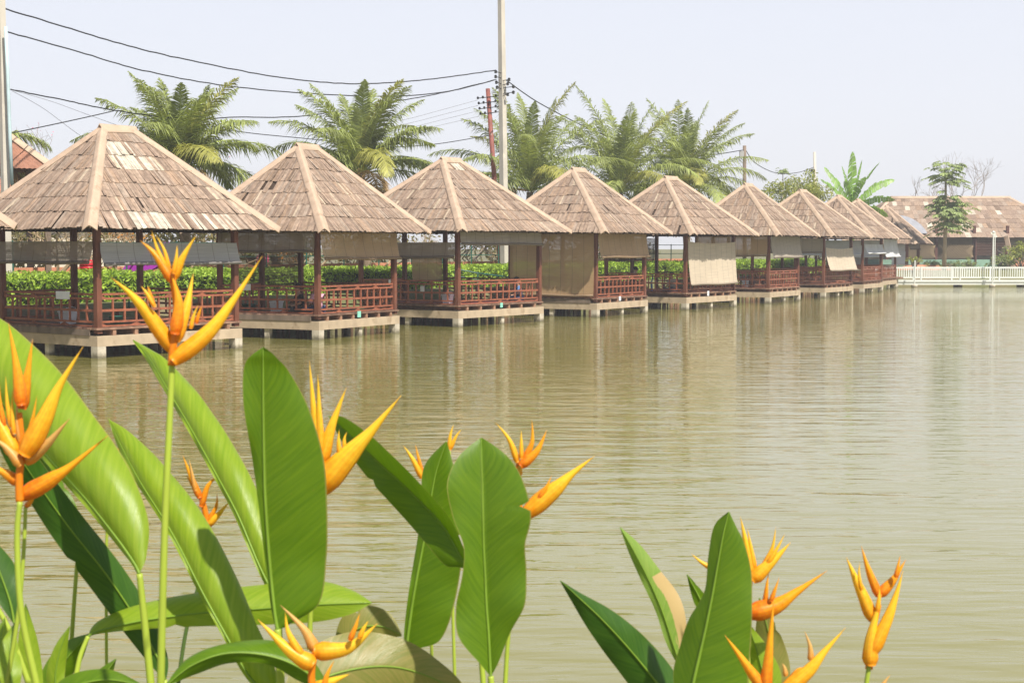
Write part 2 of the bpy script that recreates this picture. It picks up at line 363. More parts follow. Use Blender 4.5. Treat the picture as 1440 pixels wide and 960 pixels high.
# ------------------------------------------------------------------ huts
PAL = [(.345, .25, .185), (.375, .275, .205), (.335, .24, .175), (.31, .22, .165), (.39, .29, .22), (.355, .245, .17), (.285, .205, .155), (.36, .28, .22)]
def shingle_face(mb, EL, ER, TL, TR, nc, rnd, wmin=.05, wmax=.13, pale=None, gap=.012):
    EL, ER, TL, TR = map(V, (EL, ER, TL, TR)); e = (ER-EL); L = e.length; e.normalize()
    tl = (TL-EL).dot(e); tr = (TR-EL).dot(e); g_ = (TL-EL) - e*tl; nrm = e.cross(g_).normalized(); gl = g_.length; gn = g_.normalized()
    mid = (tl+tr)/2
    for k in range(nc):
        v0 = k/nc - (.02 if k == 0 else 0); v1 = min(1, (k+1)/nc + .28/nc)
        s = tl*v0 - .05; end = L + (tr-L)*v0 + .05; rise = rnd.uniform(.0, .03)
        wob = 0
        while s < end:
            wd = rnd.uniform(wmin, wmax); s1 = min(s+wd, end)
            wob = wob*.8 + rnd.uniform(-.02, .02)
            if rnd.random() > gap:
                lean = ((s+s1)/2 - mid)/L*.5*gl/nc + rnd.uniform(-.015, .015)
                vb = v0 + (rnd.uniform(-.022, .022) + wob*.9)/gl
                def pt(ss, vv, hh):
                    ss = max(tl*vv, min(L+(tr-L)*vv, ss)); return EL + e*ss + gn*(gl*vv) + nrm*hh
                h0 = .022 + rise*.5 + (rnd.uniform(.01, .03) if rnd.random() < .12 else 0); h1 = .010
                gp = rnd.uniform(.0, .004)
                a = pt(s+gp-lean*-1, vb, h0); b_ = pt(s1-gp+lean, vb, h0+rnd.uniform(-.01, .01)); c_ = pt(s1-gp-lean*.3, v1, h1); d_ = pt(s+gp-lean*.3, v1, h1)
                if (b_-a).length < .012: s = s1; continue
                dn = nrm*-.014
                col = V(rnd.choice(PAL))*rnd.uniform(.82, 1.12)
                if rnd.random() < .03: col = V((.52, .42, .31))
                if rnd.random() < .03: col = V((.20, .14, .10))
                if pale and pale(((s+s1)/2)/L, (v0+v1)/2, rnd): col = V((.60, .53, .43))*rnd.uniform(.72, 1.1)
                mb.mesh([a, b_, c_, d_, a+dn, b_+dn, c_+dn, d_+dn], [(0,1,2,3),(4,5,1,0),(1,5,6,2),(4,0,3,7)], tuple(col))
            s = s1
def hip_strip(p, q, nl, nr, wd, thick=.035, lift=.10):
    """curved sheet over a hip running from eave p to apex q; nl/nr are unit vectors down both roof faces"""
    mb = MB(); n = 8; rings = []
    p = V(p); q = V(q); up = V((0, 0, 1)); K = 8
    for k in range(K+1):
        t_ = k/K; c = p.lerp(q, t_) ; ring = []
        wv = wd*(1.15 - .3*t_) * (1+.012*sin(k*2.1))
        for j in range(n+1):
            a = -1 + 2*j/n; s_ = nl if a < 0 else nr
            pos = c + s_*(abs(a)*wv) + up*(lift*(1-abs(a)**1.6)*1.0 + .055)
            ring.append(pos)
        rings.append(ring)
    vs = [v for r in rings for v in r]; m_ = n+1
    fs = [(k*m_+j, k*m_+j+1, (k+1)*m_+j+1, (k+1)*m_+j) for k in range(K) for j in range(n)]
    nv = len(vs); vs += [v - up*thick for v in vs]
    fs += [(f[3]+nv, f[2]+nv, f[1]+nv, f[0]+nv) for f in fs]
    for k in range(K): fs += [(k*m_, (k+1)*m_, (k+1)*m_+nv, k*m_+nv), (k*m_+n, k*m_+n+nv, (k+1)*m_+n+nv, (k+1)*m_+n)]
    for j in range(n): fs += [(j+1, j, j+nv, j+1+nv)]
    mb.mesh(vs, fs); mb.sm = True
    return mb
def hip_roof(root, x0, x1, y0, y1, E, A, RL, rnd, nc=7, pale=None, wmin=.05, wmax=.13, capw=.185):
    cy = (y0+y1)/2; cx = (x0+x1)/2
    c = [V((x0, y0, E)), V((x1, y0, E)), V((x1, y1, E)), V((x0, y1, E))]; T0 = V((cx-RL/2, cy, A)); T1 = V((cx+RL/2, cy, A))
    mb = MB()
    shingle_face(mb, c[0], c[1], T0, T1, nc, rnd, wmin, wmax, pale)
    shingle_face(mb, c[1], c[2], T1, T1, nc, rnd, wmin, wmax)
    shingle_face(mb, c[2], c[3], T1, T0, nc, rnd, wmin, wmax)
    shingle_face(mb, c[3], c[0], T0, T0, nc, rnd, wmin, wmax)
    roof = mb.build('roof', M['shingle'], root)
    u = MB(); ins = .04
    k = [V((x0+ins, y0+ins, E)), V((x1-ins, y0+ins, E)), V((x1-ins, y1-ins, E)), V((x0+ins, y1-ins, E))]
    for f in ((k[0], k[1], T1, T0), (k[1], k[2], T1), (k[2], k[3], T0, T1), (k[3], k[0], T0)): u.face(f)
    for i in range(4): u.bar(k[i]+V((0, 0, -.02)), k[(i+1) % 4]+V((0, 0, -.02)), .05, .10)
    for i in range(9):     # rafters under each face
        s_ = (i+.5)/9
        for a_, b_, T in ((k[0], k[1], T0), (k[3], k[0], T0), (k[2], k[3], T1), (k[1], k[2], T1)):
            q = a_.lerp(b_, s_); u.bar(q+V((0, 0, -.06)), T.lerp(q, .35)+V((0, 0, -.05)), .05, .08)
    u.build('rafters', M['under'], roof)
    fv = {'f': (V((0, y0-cy, E-A))).normalized(), 'b': (V((0, y1-cy, E-A))).normalized(), 'l': V((x0-cx+RL/2, 0, E-A)).normalized(), 'r': V((x1-cx-RL/2, 0, E-A)).normalized()}
    for p_, q_, a_, b_ in ((c[0], T0, 'l', 'f'), (c[1], T1, 'f', 'r'), (c[2], T1, 'r', 'b'), (c[3], T0, 'b', 'l')):
        # wings run along the faces, perpendicular to the hip
        h = (q_-p_).normalized(); wl = fv[a_] - h*fv[a_].dot(h); wr = fv[b_] - h*fv[b_].dot(h)
        hip_strip(p_ - h*.10, q_, -wl.normalized() if wl.normalized().dot(p_-V((cx, cy, E))) < -9 else wl.normalized(), wr.normalized(), capw, lift=.05).build('hip_cap', M['cap'], roof)
    hip_strip(T0-V((.1, 0, 0)), T1+V((.1, 0, 0)), fv['b'], fv['f'], capw, lift=.07).build('ridge_cap', M['cap'], roof)
    return roof
def railing(mb, p, q, rnd, rz0=.78, skip=None):
    """balustrade: top rail, second rail, mid rail, low rail, bottom rail, balusters and small triangular blocks"""
    p = V(p); q = V(q); d = (q-p); L = d.length; d.normalize()
    for z, h in ((1.60, .055), (1.49, .05), (1.19, .06), (.905, .05), (.80, .04)):
        mb.bar(p+V((0, 0, z)), q+V((0, 0, z)), .05, h)
    n = max(3, round(L/.36))
    for i in range(1, n):
        c_ = p + d*(L*i/n); mb.bar(c_+V((0, 0, .93)), c_+V((0, 0, 1.165)), .045, .045, up=d); mb.bar(c_+V((0, 0, 1.215)), c_+V((0, 0, 1.47)), .045, .045, up=d)
    nb = max(2, round(L/1.15)); side = V((-d.y, d.x, 0))*.02
    for i in range(nb+1):
        c_ = p + d*(L*i/nb)
        for a in (-1, 1):
            if (i == 0 and a < 0) or (i == nb and a > 0): continue
            for z0, z1 in ((1.515, 1.575), (.82, .88)):
                vs = [c_+side*s_+v for s_ in (-1, 1) for v in (V((0, 0, z0)), d*(a*.15)+V((0, 0, z0)), V((0, 0, z1)))]
                mb.mesh(vs, [(0,1,2), (5,4,3), (0,3,4,1), (1,4,5,2), (2,5,3,0)])
def blind(root, p, q, zt, zb, mat, out, bulge=.12, roll=True, sway=.03, sag=0.0, rolln='blind_roll'):
    """hanging blind between p and q (local xy), out = outward normal; bulges out towards its lower edge"""
    p = V((*p, 0)); q = V((*q, 0)); out = V((*out, 0)); d = q-p; L = d.length; nu, nv = 18, 10
    vs = []; uv = []
    for j in range(nv+1):
        t_ = j/nv
        for i in range(nu+1):
            s_ = i/nu
            off = bulge*(t_**1.8) + sway*sin(s_*pi*2.3+zt*7)*t_
            z = zt - sag*4*s_*(1-s_)*(1-t_) + (zb-zt)*t_ + .012*sin(s_*9+zb*5)*t_
            e = .02*sin(t_*3)*(1 if s_ > .5 else -1)*abs(s_*2-1)
            vs.append(p + d*(s_+e/L) + out*off + V((0, 0, z))); uv.append((s_*L+root.location.x, t_*(zt-zb)+root.location.y))
    fs = [(j*(nu+1)+i, j*(nu+1)+i+1, (j+1)*(nu+1)+i+1, (j+1)*(nu+1)+i) for j in range(nv) for i in range(nu)]
    mb = MB(); mb.mesh(vs, fs); mb.sm = True; o_ = mb.build('blind', mat, root)
    l = o_.data.uv_layers.new(name='UVMap')
    for lp in o_.data.loops: l.data[lp.index].uv = uv[lp.vertex_index]
    if roll:
        r = MB(); low = vs[-(nu+1):]
        r.tube([v + out*.03 for v in low[::2]], .045, 8); r.build(rolln, mat, o_, True)
    return o_
FO, SO, BO, RO_ = (0, -1), (-1, 0), (0, 1), (1, 0)
HL = ['tan shingled lake hut cut off by the left edge',
      'nearest whole waterside hut, pale patches high on its roof and a grey rolled blind',
      'waterside hut second from the left, tan front blind and people behind its railing',
      'waterside hut third from the left, short grey blind and open sides',
      'waterside hut fourth from the left, whole left side closed by a tan blind',
      'waterside hut fifth from the left, long cream and grey blind, blue chair inside',
      'waterside hut sixth from the left, two short grey tan blinds above bright hedge',
      'waterside hut seventh from the left, swaying two tone blind hanging clear of the eave',
      'waterside hut eighth from the left, loose grey cloth hung under the eave',
      'last waterside hut of the row, beside the white railed bridge, draped with cloth']
HB = {0: [('s', 2.95, 2.4, 'b_brown', .05), ('f', 2.9, 2.3, 'b_grey', .1)],
      1: [('s', 2.93, 2.39, 'b_brown', .10), ('f', 2.90, 2.36, 'b_grey', .12)],
      2: [('s', 3.27, 2.66, 'b_brown', .06), ('f', 3.28, 2.44, 'b_tan', .16), ('bp', 3.2, 1.55, 'b_dark', .02, .18, 1.0)],
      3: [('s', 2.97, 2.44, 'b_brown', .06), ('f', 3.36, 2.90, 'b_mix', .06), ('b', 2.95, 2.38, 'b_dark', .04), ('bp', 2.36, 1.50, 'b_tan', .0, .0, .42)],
      4: [('s', 3.36, .86, 'b_tan', .04), ('f', 3.36, 2.40, 'b_tan', .16)],
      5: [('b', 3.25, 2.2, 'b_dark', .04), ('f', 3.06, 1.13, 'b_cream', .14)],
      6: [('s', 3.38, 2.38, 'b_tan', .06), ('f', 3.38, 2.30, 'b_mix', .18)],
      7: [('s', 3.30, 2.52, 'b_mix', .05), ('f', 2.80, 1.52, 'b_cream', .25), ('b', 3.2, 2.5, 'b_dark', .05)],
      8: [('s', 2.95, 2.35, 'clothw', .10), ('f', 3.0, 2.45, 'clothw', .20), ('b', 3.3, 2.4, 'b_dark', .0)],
      9: [('f', 3.42, 2.20, 'clothw', .25), ('s', 3.3, 2.2, 'clothw', .10)]}
HROOT = []
for hi, (hx, hy, W, yw, E, A) in enumerate(HU):
    rnd = random.Random(100+hi); a = TH+yw; WL = W-.5
    root = thing('waterside_hut', HL[hi], 'hut', (hx, hy, 0), a, 'shingle roofed dining huts in a row over the lake'); HROOT.append(root)
    OV = .84
    pale = None
    if hi == 1:
        def pale(u, v, r): return (v < .14 and .12 < u < .50 and r.random() < .6) or (v < .14 and .55 < u < .78 and r.random() < .35) or (.58 < v < .88 and .36 < u < .50 and r.random() < .5) or (.62 < v < .74 and .40 < u < .56 and r.random() < .75)
    if hi == 3:
        def pale(u, v, r): return v > .82 and .47 < u < .53
    hip_roof(root, -OV, W+OV, -OV, WL+OV, E, A, 1.0, rnd, 7, pale)
    # posts and plate
    pz = .62
    for (x, y) in ((0, 0), (W, 0), (0, WL), (W, WL), (W*.5, WL)):
        mb = MB(); ww = .15 if y == 0 else .14; mb.box((x-ww/2, y-ww/2, pz), (x+ww/2, y+ww/2, E+.38)); mb.build('post', M['post'], root)
    mb = MB()
    for p_, q_ in (((-.1, 0), (W+.1, 0)), ((-.1, WL), (W+.1, WL)), ((0, .08), (0, WL-.08)), ((W, .08), (W, WL-.08))):
        mb.bar((*p_, E+.30), (*q_, E+.30), .08, .16)
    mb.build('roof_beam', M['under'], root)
    # concrete beams and piles
    z0, z1 = .30, .56
    for p_, q_ in (((-.13, 0), (W+.13, 0)), ((-.13, WL), (W+.13, WL)), ((0, .132), (0, WL-.132)), ((W, .132), (W, WL-.132))):
        mb = MB(); mb.bar((*p_, (z0+z1)/2), (*q_, (z0+z1)/2), .26, z1-z0); mb.build('concrete_beam', M['concrete'], root)
    px = [(0, 0), (W, 0), (0, WL), (W, WL), (W*.52, .02), (W*.52, WL), (0, WL*.5), (W, WL*.5)]
    for (x, y) in px:
        s_ = .13 if (x in (0, W) and y in (0, WL)) else .085
        mb = MB(); mb.box((x-s_, y-s_, -1.3), (x+s_, y+s_, z0-.003)); mb.build('pile', M['pile'], root)
    # joists poke out under the deck
    mb = MB(); n = 6
    for i in range(n):
        x = W*(i+.5)/n + rnd.uniform(-.05, .05); mb.box((x-.05, -.10, z1+.002), (x+.05, WL+.1, .708))
    mb.build('joist', M['joist'], root)
    # deck planks
    mb = MB(); y = -.12
    while y < WL+.1:
        wd = rnd.uniform(.11, .16); sh = rnd.uniform(.6, 1.3)
        mb.box((-.12-rnd.uniform(0, .03), y, .712), (W+.12, y+wd-.008, .758+rnd.uniform(0, .006)), (sh, sh*rnd.uniform(.95, 1.05), sh)); y += wd
    mb.build('deck', M['deckwood'], root)
    if hi in (1, 2, 4):
        mb = MB(); mb.box((-.15, .16, .565), (-.125, WL-.1, .72)); mb.build('edge_board', M['wood'], root)
    for kind in ('f', 's', 'b', 'r'):
        mb = MB()
        if kind == 'f': railing(mb, (.09, 0, 0), (W-.09, 0, 0), rnd)
        if kind == 's': railing(mb, (0, .09, 0), (0, WL-.09, 0), rnd)
        if kind == 'b': railing(mb, (.09, WL, 0), (W*.5-.09, WL, 0), rnd)
        if kind == 'r': railing(mb, (W, .09, 0), (W, WL-.09, 0), rnd)
        mb.build('railing', M['rail'], root)
    for bl in HB[hi]:
        k, zt, zb, mt, bu = bl[:5]
        mt = M[mt]
        if k == 'f': blind(root, (.02, -.11), (W-.02, -.11), zt, zb, mt, FO, bu, sag=.08 if hi in (5, 7) else 0, sway=.06 if hi in (5, 7, 8, 9) else .02)
        if k == 's': blind(root, (-.11, WL-.05), (-.11, .03), zt, zb, mt, SO, bu, sway=.02)
        if k == 'b': blind(root, (W-.02, WL+.1), (.02, WL+.1), zt, zb, mt, BO, bu)
        if k == 'bp': blind(root, (W*bl[6] if hi != 3 else W-.05, WL+.13), (W*bl[5] if hi != 3 else W*.62, WL+.13), zt, zb, mt, BO, bu)
# hut details: low tables, signs
def L2W(i, x, y, z): r = HROOT[i]; a = r.rotation_euler.z; return V((r.location.x+x*cos(a)-y*sin(a), r.location.y+x*sin(a)+y*cos(a), z))
NTH = ['far left edge', 'nearest', 'second', 'third', 'fourth', 'fifth', 'sixth', 'seventh']
for i in (1, 2, 3, 4, 5, 6):
    W = HU[i][2]
    tb = thing('low_table', 'low wooden dining table on the deck of the %s hut in the row' % NTH[i], 'table', L2W(i, W*.5, 1.7, .765), HROOT[i].rotation_euler.z, 'low tables in the huts')
    mb = MB(); mb.box((-.75, -.45, .32), (.75, .45, .37)); mb.build('tabletop', M['joist'], tb)
    for sx in (-.65, .65):
        for sy in (-.36, .36): mb = MB(); mb.box((sx-.035, sy-.035, 0), (sx+.035, sy+.035, .318)); mb.build('leg', M['post'], tb)
mats = ((3, 'dark red woven mat spread on the deck of the third hut'), (5, 'dark red woven mat on the deck of the fifth hut'))
for i, lb in mats:
    W = HU[i][2]; mb = MB(); mb.box((.25, .25, 0), (W-.25, W-.9, .012)); o_ = mb.build('floor_mat', M['mat']); o_.location = L2W(i, 0, 0, .768); o_.rotation_euler.z = HROOT[i].rotation_euler.z; tag(o_, lb, 'mat')
def plate(i, x, y, z, w_, h_, ax, mat, lb, cat='sign', name='board'):
    mb = MB()
    if ax == 'x': mb.box((-w_/2, -.012, -h_/2), (w_/2, .012, h_/2))
    else: mb.box((-.012, -w_/2, -h_/2), (.012, w_/2, h_/2))
    o_ = mb.build(name, mat); o_.location = L2W(i, x, y, z); o_.rotation_euler.z = HROOT[i].rotation_euler.z; return tag(o_, lb, cat)
plate(1, -.06, 1.35, 1.56, .55, .20, 'y', M['signw'], 'blank white board on the left railing of the nearest hut')
plate(2, -.06, 2.8, 1.56, .62, .19, 'y', M['signw'], 'blank pale grey board on the left railing of the second hut')
plate(3, -.06, 3.0, 1.56, .22, .14, 'y', M['signw'], 'small white board at the far end of the third hut left railing')
plate(3, -.06, 1.55, 1.32, .17, .20, 'y', M['clothw'], 'small white square tag lower on the third hut left railing')
plate(2, 2.0, -.14, .70, .17, .19, 'x', M['mint'], 'mint green card under the front railing of the second hut', 'card', 'card')
plate(1, 2.2, -.16, .66, .15, .17, 'x', M['mint'], 'mint green card under the front railing of the nearest hut', 'card', 'card')
plate(3, 2.4, -.14, .70, .14, .17, 'x', M['mint'], 'mint green card under the front railing of the third hut', 'card', 'card')
plate(4, 1.9, -.14, .70, .16, .18, 'x', M['signw'], 'white card under the front railing of the fourth hut', 'card', 'card')
plate(5, 1.9, -.14, .70, .16, .22, 'x', M['signw'], 'white card under the long cream blind of the fifth hut', 'card', 'card')
for (i, x, y, lb) in ((1, .9, .4, 'mint green basket on the deck of the nearest hut'), (2, .5, 3.0, 'green basket on the deck at the left side of the second hut')):
    mb = MB(); mb.lathe((0, 0, 0), [(.17, 0), (.22, .24), (.235, .25), (.20, .25), (.15, .02)], 14); o_ = mb.build('basket', M['green'], None, True); o_.location = L2W(i, x, y, .768); tag(o_, lb, 'basket')

for i, x, y, z, lb in ((1, .7, 2.2, .768, 'white drinks cooler box near the left railing of the nearest hut'), (2, .6, 2.0, .768, 'white drinks cooler box near the left railing of the second hut'),
                       (3, .7, 1.0, .768, 'white drinks cooler box near the left railing of the third hut'), (6, 1.0, 1.6, .768, 'white drinks cooler box near the left railing of the sixth hut')):
    ck = thing('cooler_box', lb, 'cooler box', L2W(i, x, y, z), HROOT[i].rotation_euler.z+.3, 'white cooler boxes in the huts')
    mb = MB(); mb.mesh([(sx*(.17+.03*(zz > 0)), sy*(.12+.03*(zz > 0)), zz) for zz in (0, .30) for sx, sy in ((-1,-1),(1,-1),(1,1),(-1,1))], [(0,3,2,1),(4,5,6,7),(0,1,5,4),(1,2,6,5),(2,3,7,6),(3,0,4,7)]); mb.build('box_body', M['signw'], ck)
    mb = MB(); mb.box((-.215, -.165, .302), (.215, .165, .35)); mb.build('lid', M['signw'], ck)
    mb = MB(); mb.tube([(-.21, 0, .26), (-.2, -.10, .42), (0, -.12, .46), (.2, -.10, .42), (.21, 0, .26)], .01, 5); mb.build('handle', M['clothw'], ck)
for i, px_, py_, n_ in ((1, .1, .1, 3), (2, -.2, .1, 2), (3, .2, .0, 3), (4, 0, 0, 2)):
    for k in range(n_):
        bt = thing('bottle', ('green', 'brown', 'clear pale')[k] + ' bottle on the low table of the %s hut' % NTH[i], 'bottle', L2W(i, HU[i][2]*.5+px_+.2*k, 1.7+py_-.12*k, .765+.372), 0, 'bottles on the low tables')
        mb = MB(); mb.lathe((0, 0, 0), [(.03, 0), (.035, .02), (.035, .16), (.014, .21), (.013, .27)], 10); mb.build('glass', (M['green'], M['joist'], M['clothw'])[k], bt, True)
        mb = MB(); mb.lathe((0, 0, .271), [(.016, 0), (.016, .02)], 8); mb.build('cap', M['signw'], bt)

# ------------------------------------------------------------------ people
def skinmesh(name, joints, edges, mat, parent, root=0):
    me = bpy.data.meshes.new(name); me.from_pydata([j[0] for j in joints], edges, [])
    o_ = bpy.data.objects.new(name, me); COL.objects.link(o_); o_.parent = parent; me.materials.append(mat)
    md = o_.modifiers.new('skin', 'SKIN'); md.use_smooth_shade = True
    for k, j in enumerate(joints):
        sv = me.skin_vertices[0].data[k]; r = j[1]; sv.radius = (r, r) if not hasattr(r, '__len__') else r
        sv.use_root = (k == root)
    sb = o_.modifiers.new('sub', 'SUBSURF'); sb.levels = 1; sb.render_levels = 2
    return o_
def person(label, loc, rz, pose, top, legs, group=None):
    r = thing('person', label, 'person', loc, rz, group)
    if pose == 'sit':   # cross legged / floor sitting, origin on the floor, facing +x
        hip = .12; J = {'p': (0, 0, hip), 's': (.02, 0, .34), 'c': (.06, 0, .52), 'n': (.10, 0, .64), 'h': (.13, 0, .78), 'ht': (.14, 0, .86),
             'sl': (.05, .17, .53), 'el': (.12, .25, .32), 'wl': (.32, .16, .24), 'fl': (.40, .13, .23), 'sr': (.05, -.17, .53), 'er': (.14, -.25, .32), 'wr': (.34, -.14, .25), 'fr': (.42, -.11, .25),
             'hl': (.02, .10, .11), 'kl': (.40, .30, .14), 'al': (.36, -.06, .07), 'tl': (.48, -.12, .05), 'hr': (.02, -.10, .11), 'kr': (.40, -.30, .14), 'ar': (.28, .05, .07), 'tr': (.40, .13, .05)}
    else:
        J = {'p': (0, 0, .92), 's': (0, 0, 1.12), 'c': (.01, 0, 1.30), 'n': (.02, 0, 1.44), 'h': (.04, 0, 1.55), 'ht': (.04, 0, 1.64),
             'sl': (0, .18, 1.36), 'el': (.02, .24, 1.10), 'wl': (.10, .24, .88), 'fl': (.13, .24, .80), 'sr': (0, -.18, 1.36), 'er': (-.02, -.24, 1.10), 'wr': (.08, -.25, .88), 'fr': (.11, -.25, .80),
             'hl': (0, .09, .88), 'kl': (.10, .10, .48), 'al': (.02, .10, .08), 'tl': (.16, .11, .03), 'hr': (0, -.09, .88), 'kr': (-.02, -.10, .48), 'ar': (-.14, -.10, .10), 'tr': (-.01, -.11, .03)}
    RAD = dict(p=.13, s=.11, c=.13, n=.05, h=.095, ht=.075, sl=.06, el=.042, wl=.028, fl=.035, sr=.06, er=.042, wr=.028, fr=.035, hl=.085, kl=.06, al=.038, tl=.035, hr=.085, kr=.06, ar=.038, tr=.035)
    ks = list(J); ed = [('p','s'),('s','c'),('c','n'),('n','h'),('h','ht'),('c','sl'),('sl','el'),('el','wl'),('wl','fl'),('c','sr'),('sr','er'),('er','wr'),('wr','fr'),('p','hl'),('hl','kl'),('kl','al'),('al','tl'),('p','hr'),('hr','kr'),('kr','ar'),('ar','tr')]
    skinmesh('body', [(J[k], RAD[k]) for k in ks], [(ks.index(a_), ks.index(b_)) for a_, b_ in ed], M['skin'], r)
    def sub(nm, keys, eds, g_, mat):
        skinmesh(nm, [(J[k], RAD[k]+g_) for k in keys], [(keys.index(a_), keys.index(b_)) for a_, b_ in eds], mat, r)
    sub('shirt', ['p','s','c','sl','el','sr','er'], [('p','s'),('s','c'),('c','sl'),('sl','el'),('c','sr'),('sr','er')], .03, top)
    sub('trousers', ['p','hl','kl','al','hr','kr','ar'], [('p','hl'),('hl','kl'),('kl','al'),('p','hr'),('hr','kr'),('kr','ar')], .022, legs)
    h = V(J['h']); mb = MB()
    prof = [(.115*sin(pi*(k/8)*.62+.001), .115*cos(pi*(k/8)*.62)) for k in range(9)][::-1]
    mb.lathe(h+V((-.025, 0, .035)), prof, 14); mb.build('hair', M['hair'], r, True)
    return r
a5 = HROOT[5].rotation_euler.z; a2 = HROOT[2].rotation_euler.z
person('seated person in black top facing left behind the second hut front railing', L2W(2, .45, .95, .77), a2+2.6, 'sit', M['c_dark'], M['c_dark'])
person('seated person in pale pink shirt with back to the second hut railing', L2W(2, .48, .32, .77), a2+1.4, 'sit', M['c_pink'], M['c_denim'])
person('person in blue and white top sitting at the right end of the third hut', L2W(3, 4.35, .45, .77), a2+2.4, 'sit', M['c_shirtblue'], M['c_denim'])
person('dark clothed person sitting by the blue plastic chair in the fifth hut', L2W(5, .35, 2.9, 1.0), a5-.5, 'sit', M['c_dark'], M['c_dark'])
person('dark haired person in grey top sitting beside the cream blind of the fifth hut', L2W(5, .5, .9, .77), a5+1.4, 'sit', M['c_greycl'], M['c_denim'])
# ------------------------------------------------------------------ blue plastic chair in the fifth hut
ch = thing('plastic_chair', 'bright blue plastic chair seen behind the left railing of the fifth hut', 'chair', L2W(5, .4, 2.2, .768), a5+2.2)
mb = MB(); mb.box((-.21, -.21, .42), (.21, .21, .455)); mb.build('seat', M['blue'], ch)
mb = MB()
for k in range(9):
    y = -.2+.05*k; mb.bar((-.20, y, .46), (-.26, y, .86-.02*abs(k-4)), .045, .02)
mb.build('backrest', M['blue'], ch)
for sx in (-.19, .19):
    for sy in (-.19, .19): mb = MB(); mb.bar((sx*1.12, sy*1.12, 0), (sx, sy, .42), .05); mb.build('leg', M['blue'], ch)

# ------------------------------------------------------------------ bank behind the huts
mb = MB(); rnd = random.Random(5)
s = -28
while s < 74:
    h_ = rnd.uniform(.75, 1.0); r_ = rnd.uniform(.04, .075); n_ = 3.75+rnd.uniform(-.08, .08); c_ = rnd.uniform(.5, 1.3)
    mb.tube([row(s, n_, -.9), row(s+rnd.uniform(-.06, .06), n_, h_-.3)], r_, 6, (c_, c_, c_)); s += rnd.uniform(.12, .42)
tag(mb.build('stake_wall', simple('bank_stakes', (.20, .12, .07), .3, 5, .9, attr=True)), 'wall of brown wooden stakes holding the bank under the huts', 'retaining wall')
def leafcloud(mb, pts, size, rnd, spread=1.0, cols=((.7, .75, .6), (1, 1, 1), (1.35, 1.25, 1.2))):
    for p_ in pts:
        s_ = size*rnd.uniform(.6, 1.3); n_ = V((rnd.gauss(0, 1), rnd.gauss(0, 1), rnd.gauss(.5, 1))).normalized()
        a_ = n_.orthogonal().normalized(); a_.rotate(Matrix.Rotation(rnd.uniform(0, 6.28), 3, n_)); b_ = n_.cross(a_)
        c_ = rnd.choice(cols); k = rnd.uniform(.8, 1.2)
        mb.face([p_-a_*s_, p_-b_*s_*.42+n_*s_*.1, p_+a_*s_, p_+b_*s_*.42+n_*s_*.1], tuple(x*k for x in c_))
rnd = random.Random(9); pts = []
for i in range(46000):
    s = rnd.uniform(-14, 72); k = rnd.random()
    top = 2.02 + .14*noise.noise(V((s*.5, 0, 3))) + .07*noise.noise(V((s*2.3, 4, 3)))
    if k < .55: n_ = rnd.uniform(6.4, 8.3); z = top + rnd.uniform(-.16, .05) - .10*abs(n_-7.3)**2
    else: n_ = 6.4 + rnd.uniform(-.08, .14) + .12*noise.noise(V((s*1.3, 1, 1))); z = rnd.uniform(1.05, top-.05)
    pts.append(row(s, n_, z))
mb = MB(); leafcloud(mb, pts, .075, rnd)
hd = thing('hedge', 'long clipped bright green hedge behind the row of huts', 'hedge', row(20, 7, 1.0))
o_ = mb.build('foliage', M['hedge'], hd); o_.matrix_parent_inverse = Matrix.Translation(-hd.location)
mb = MB()
for i in range(520):
    s = rnd.uniform(-14, 72); p_ = row(s, rnd.uniform(6.6, 8.1), .95); mb.tube([p_, p_+V((rnd.uniform(-.2, .2), rnd.uniform(-.2, .2), .9))], .012, 4)
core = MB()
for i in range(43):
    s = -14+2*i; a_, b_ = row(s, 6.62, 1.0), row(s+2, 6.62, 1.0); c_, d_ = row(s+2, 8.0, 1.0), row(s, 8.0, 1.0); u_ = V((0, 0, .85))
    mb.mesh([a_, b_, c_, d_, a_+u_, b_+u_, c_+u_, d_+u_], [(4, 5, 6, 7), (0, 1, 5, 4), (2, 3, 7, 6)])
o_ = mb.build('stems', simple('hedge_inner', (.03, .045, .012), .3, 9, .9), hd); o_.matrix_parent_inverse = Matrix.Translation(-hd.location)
# green handrail fence behind the hedge front
mb = MB(); fr = thing('metal_fence', 'thin dark green metal fence running behind the hedge', 'fence', row(0, 9.2, 1.05))
s = -14
posts = []
while s < 60:
    pm = MB(); pm.bar(row(s, 9.2, 1.0), row(s, 9.2, 3.0), .05); o_ = pm.build('post', M['green'], fr); o_.matrix_parent_inverse = Matrix.Translation(-fr.location); s += 2.4
for z in (1.9, 2.45, 2.95): mb.bar(row(-14, 9.2, z), row(60, 9.2, z), .035)
o_ = mb.build('rail', M['green'], fr); o_.matrix_parent_inverse = Matrix.Translation(-fr.location)
# ramp handrail seen through the third hut
hr = thing('handrail', 'sloping dark green handrail seen through the open third hut', 'handrail', (0, 0, 0))
mb = MB(); D_ = 61
P_ = [at(640, 378, D_), at(672, 384, D_), at(720, 390, D_+1)]; mb.tube(P_, .03, 6); mb.tube([p_-V((0, 0, .28)) for p_ in P_], .022, 6)
for p_ in P_: mb.bar(p_, V((p_.x, p_.y, 1.0)), .045)
mb.build('rail', M['green'], hr)

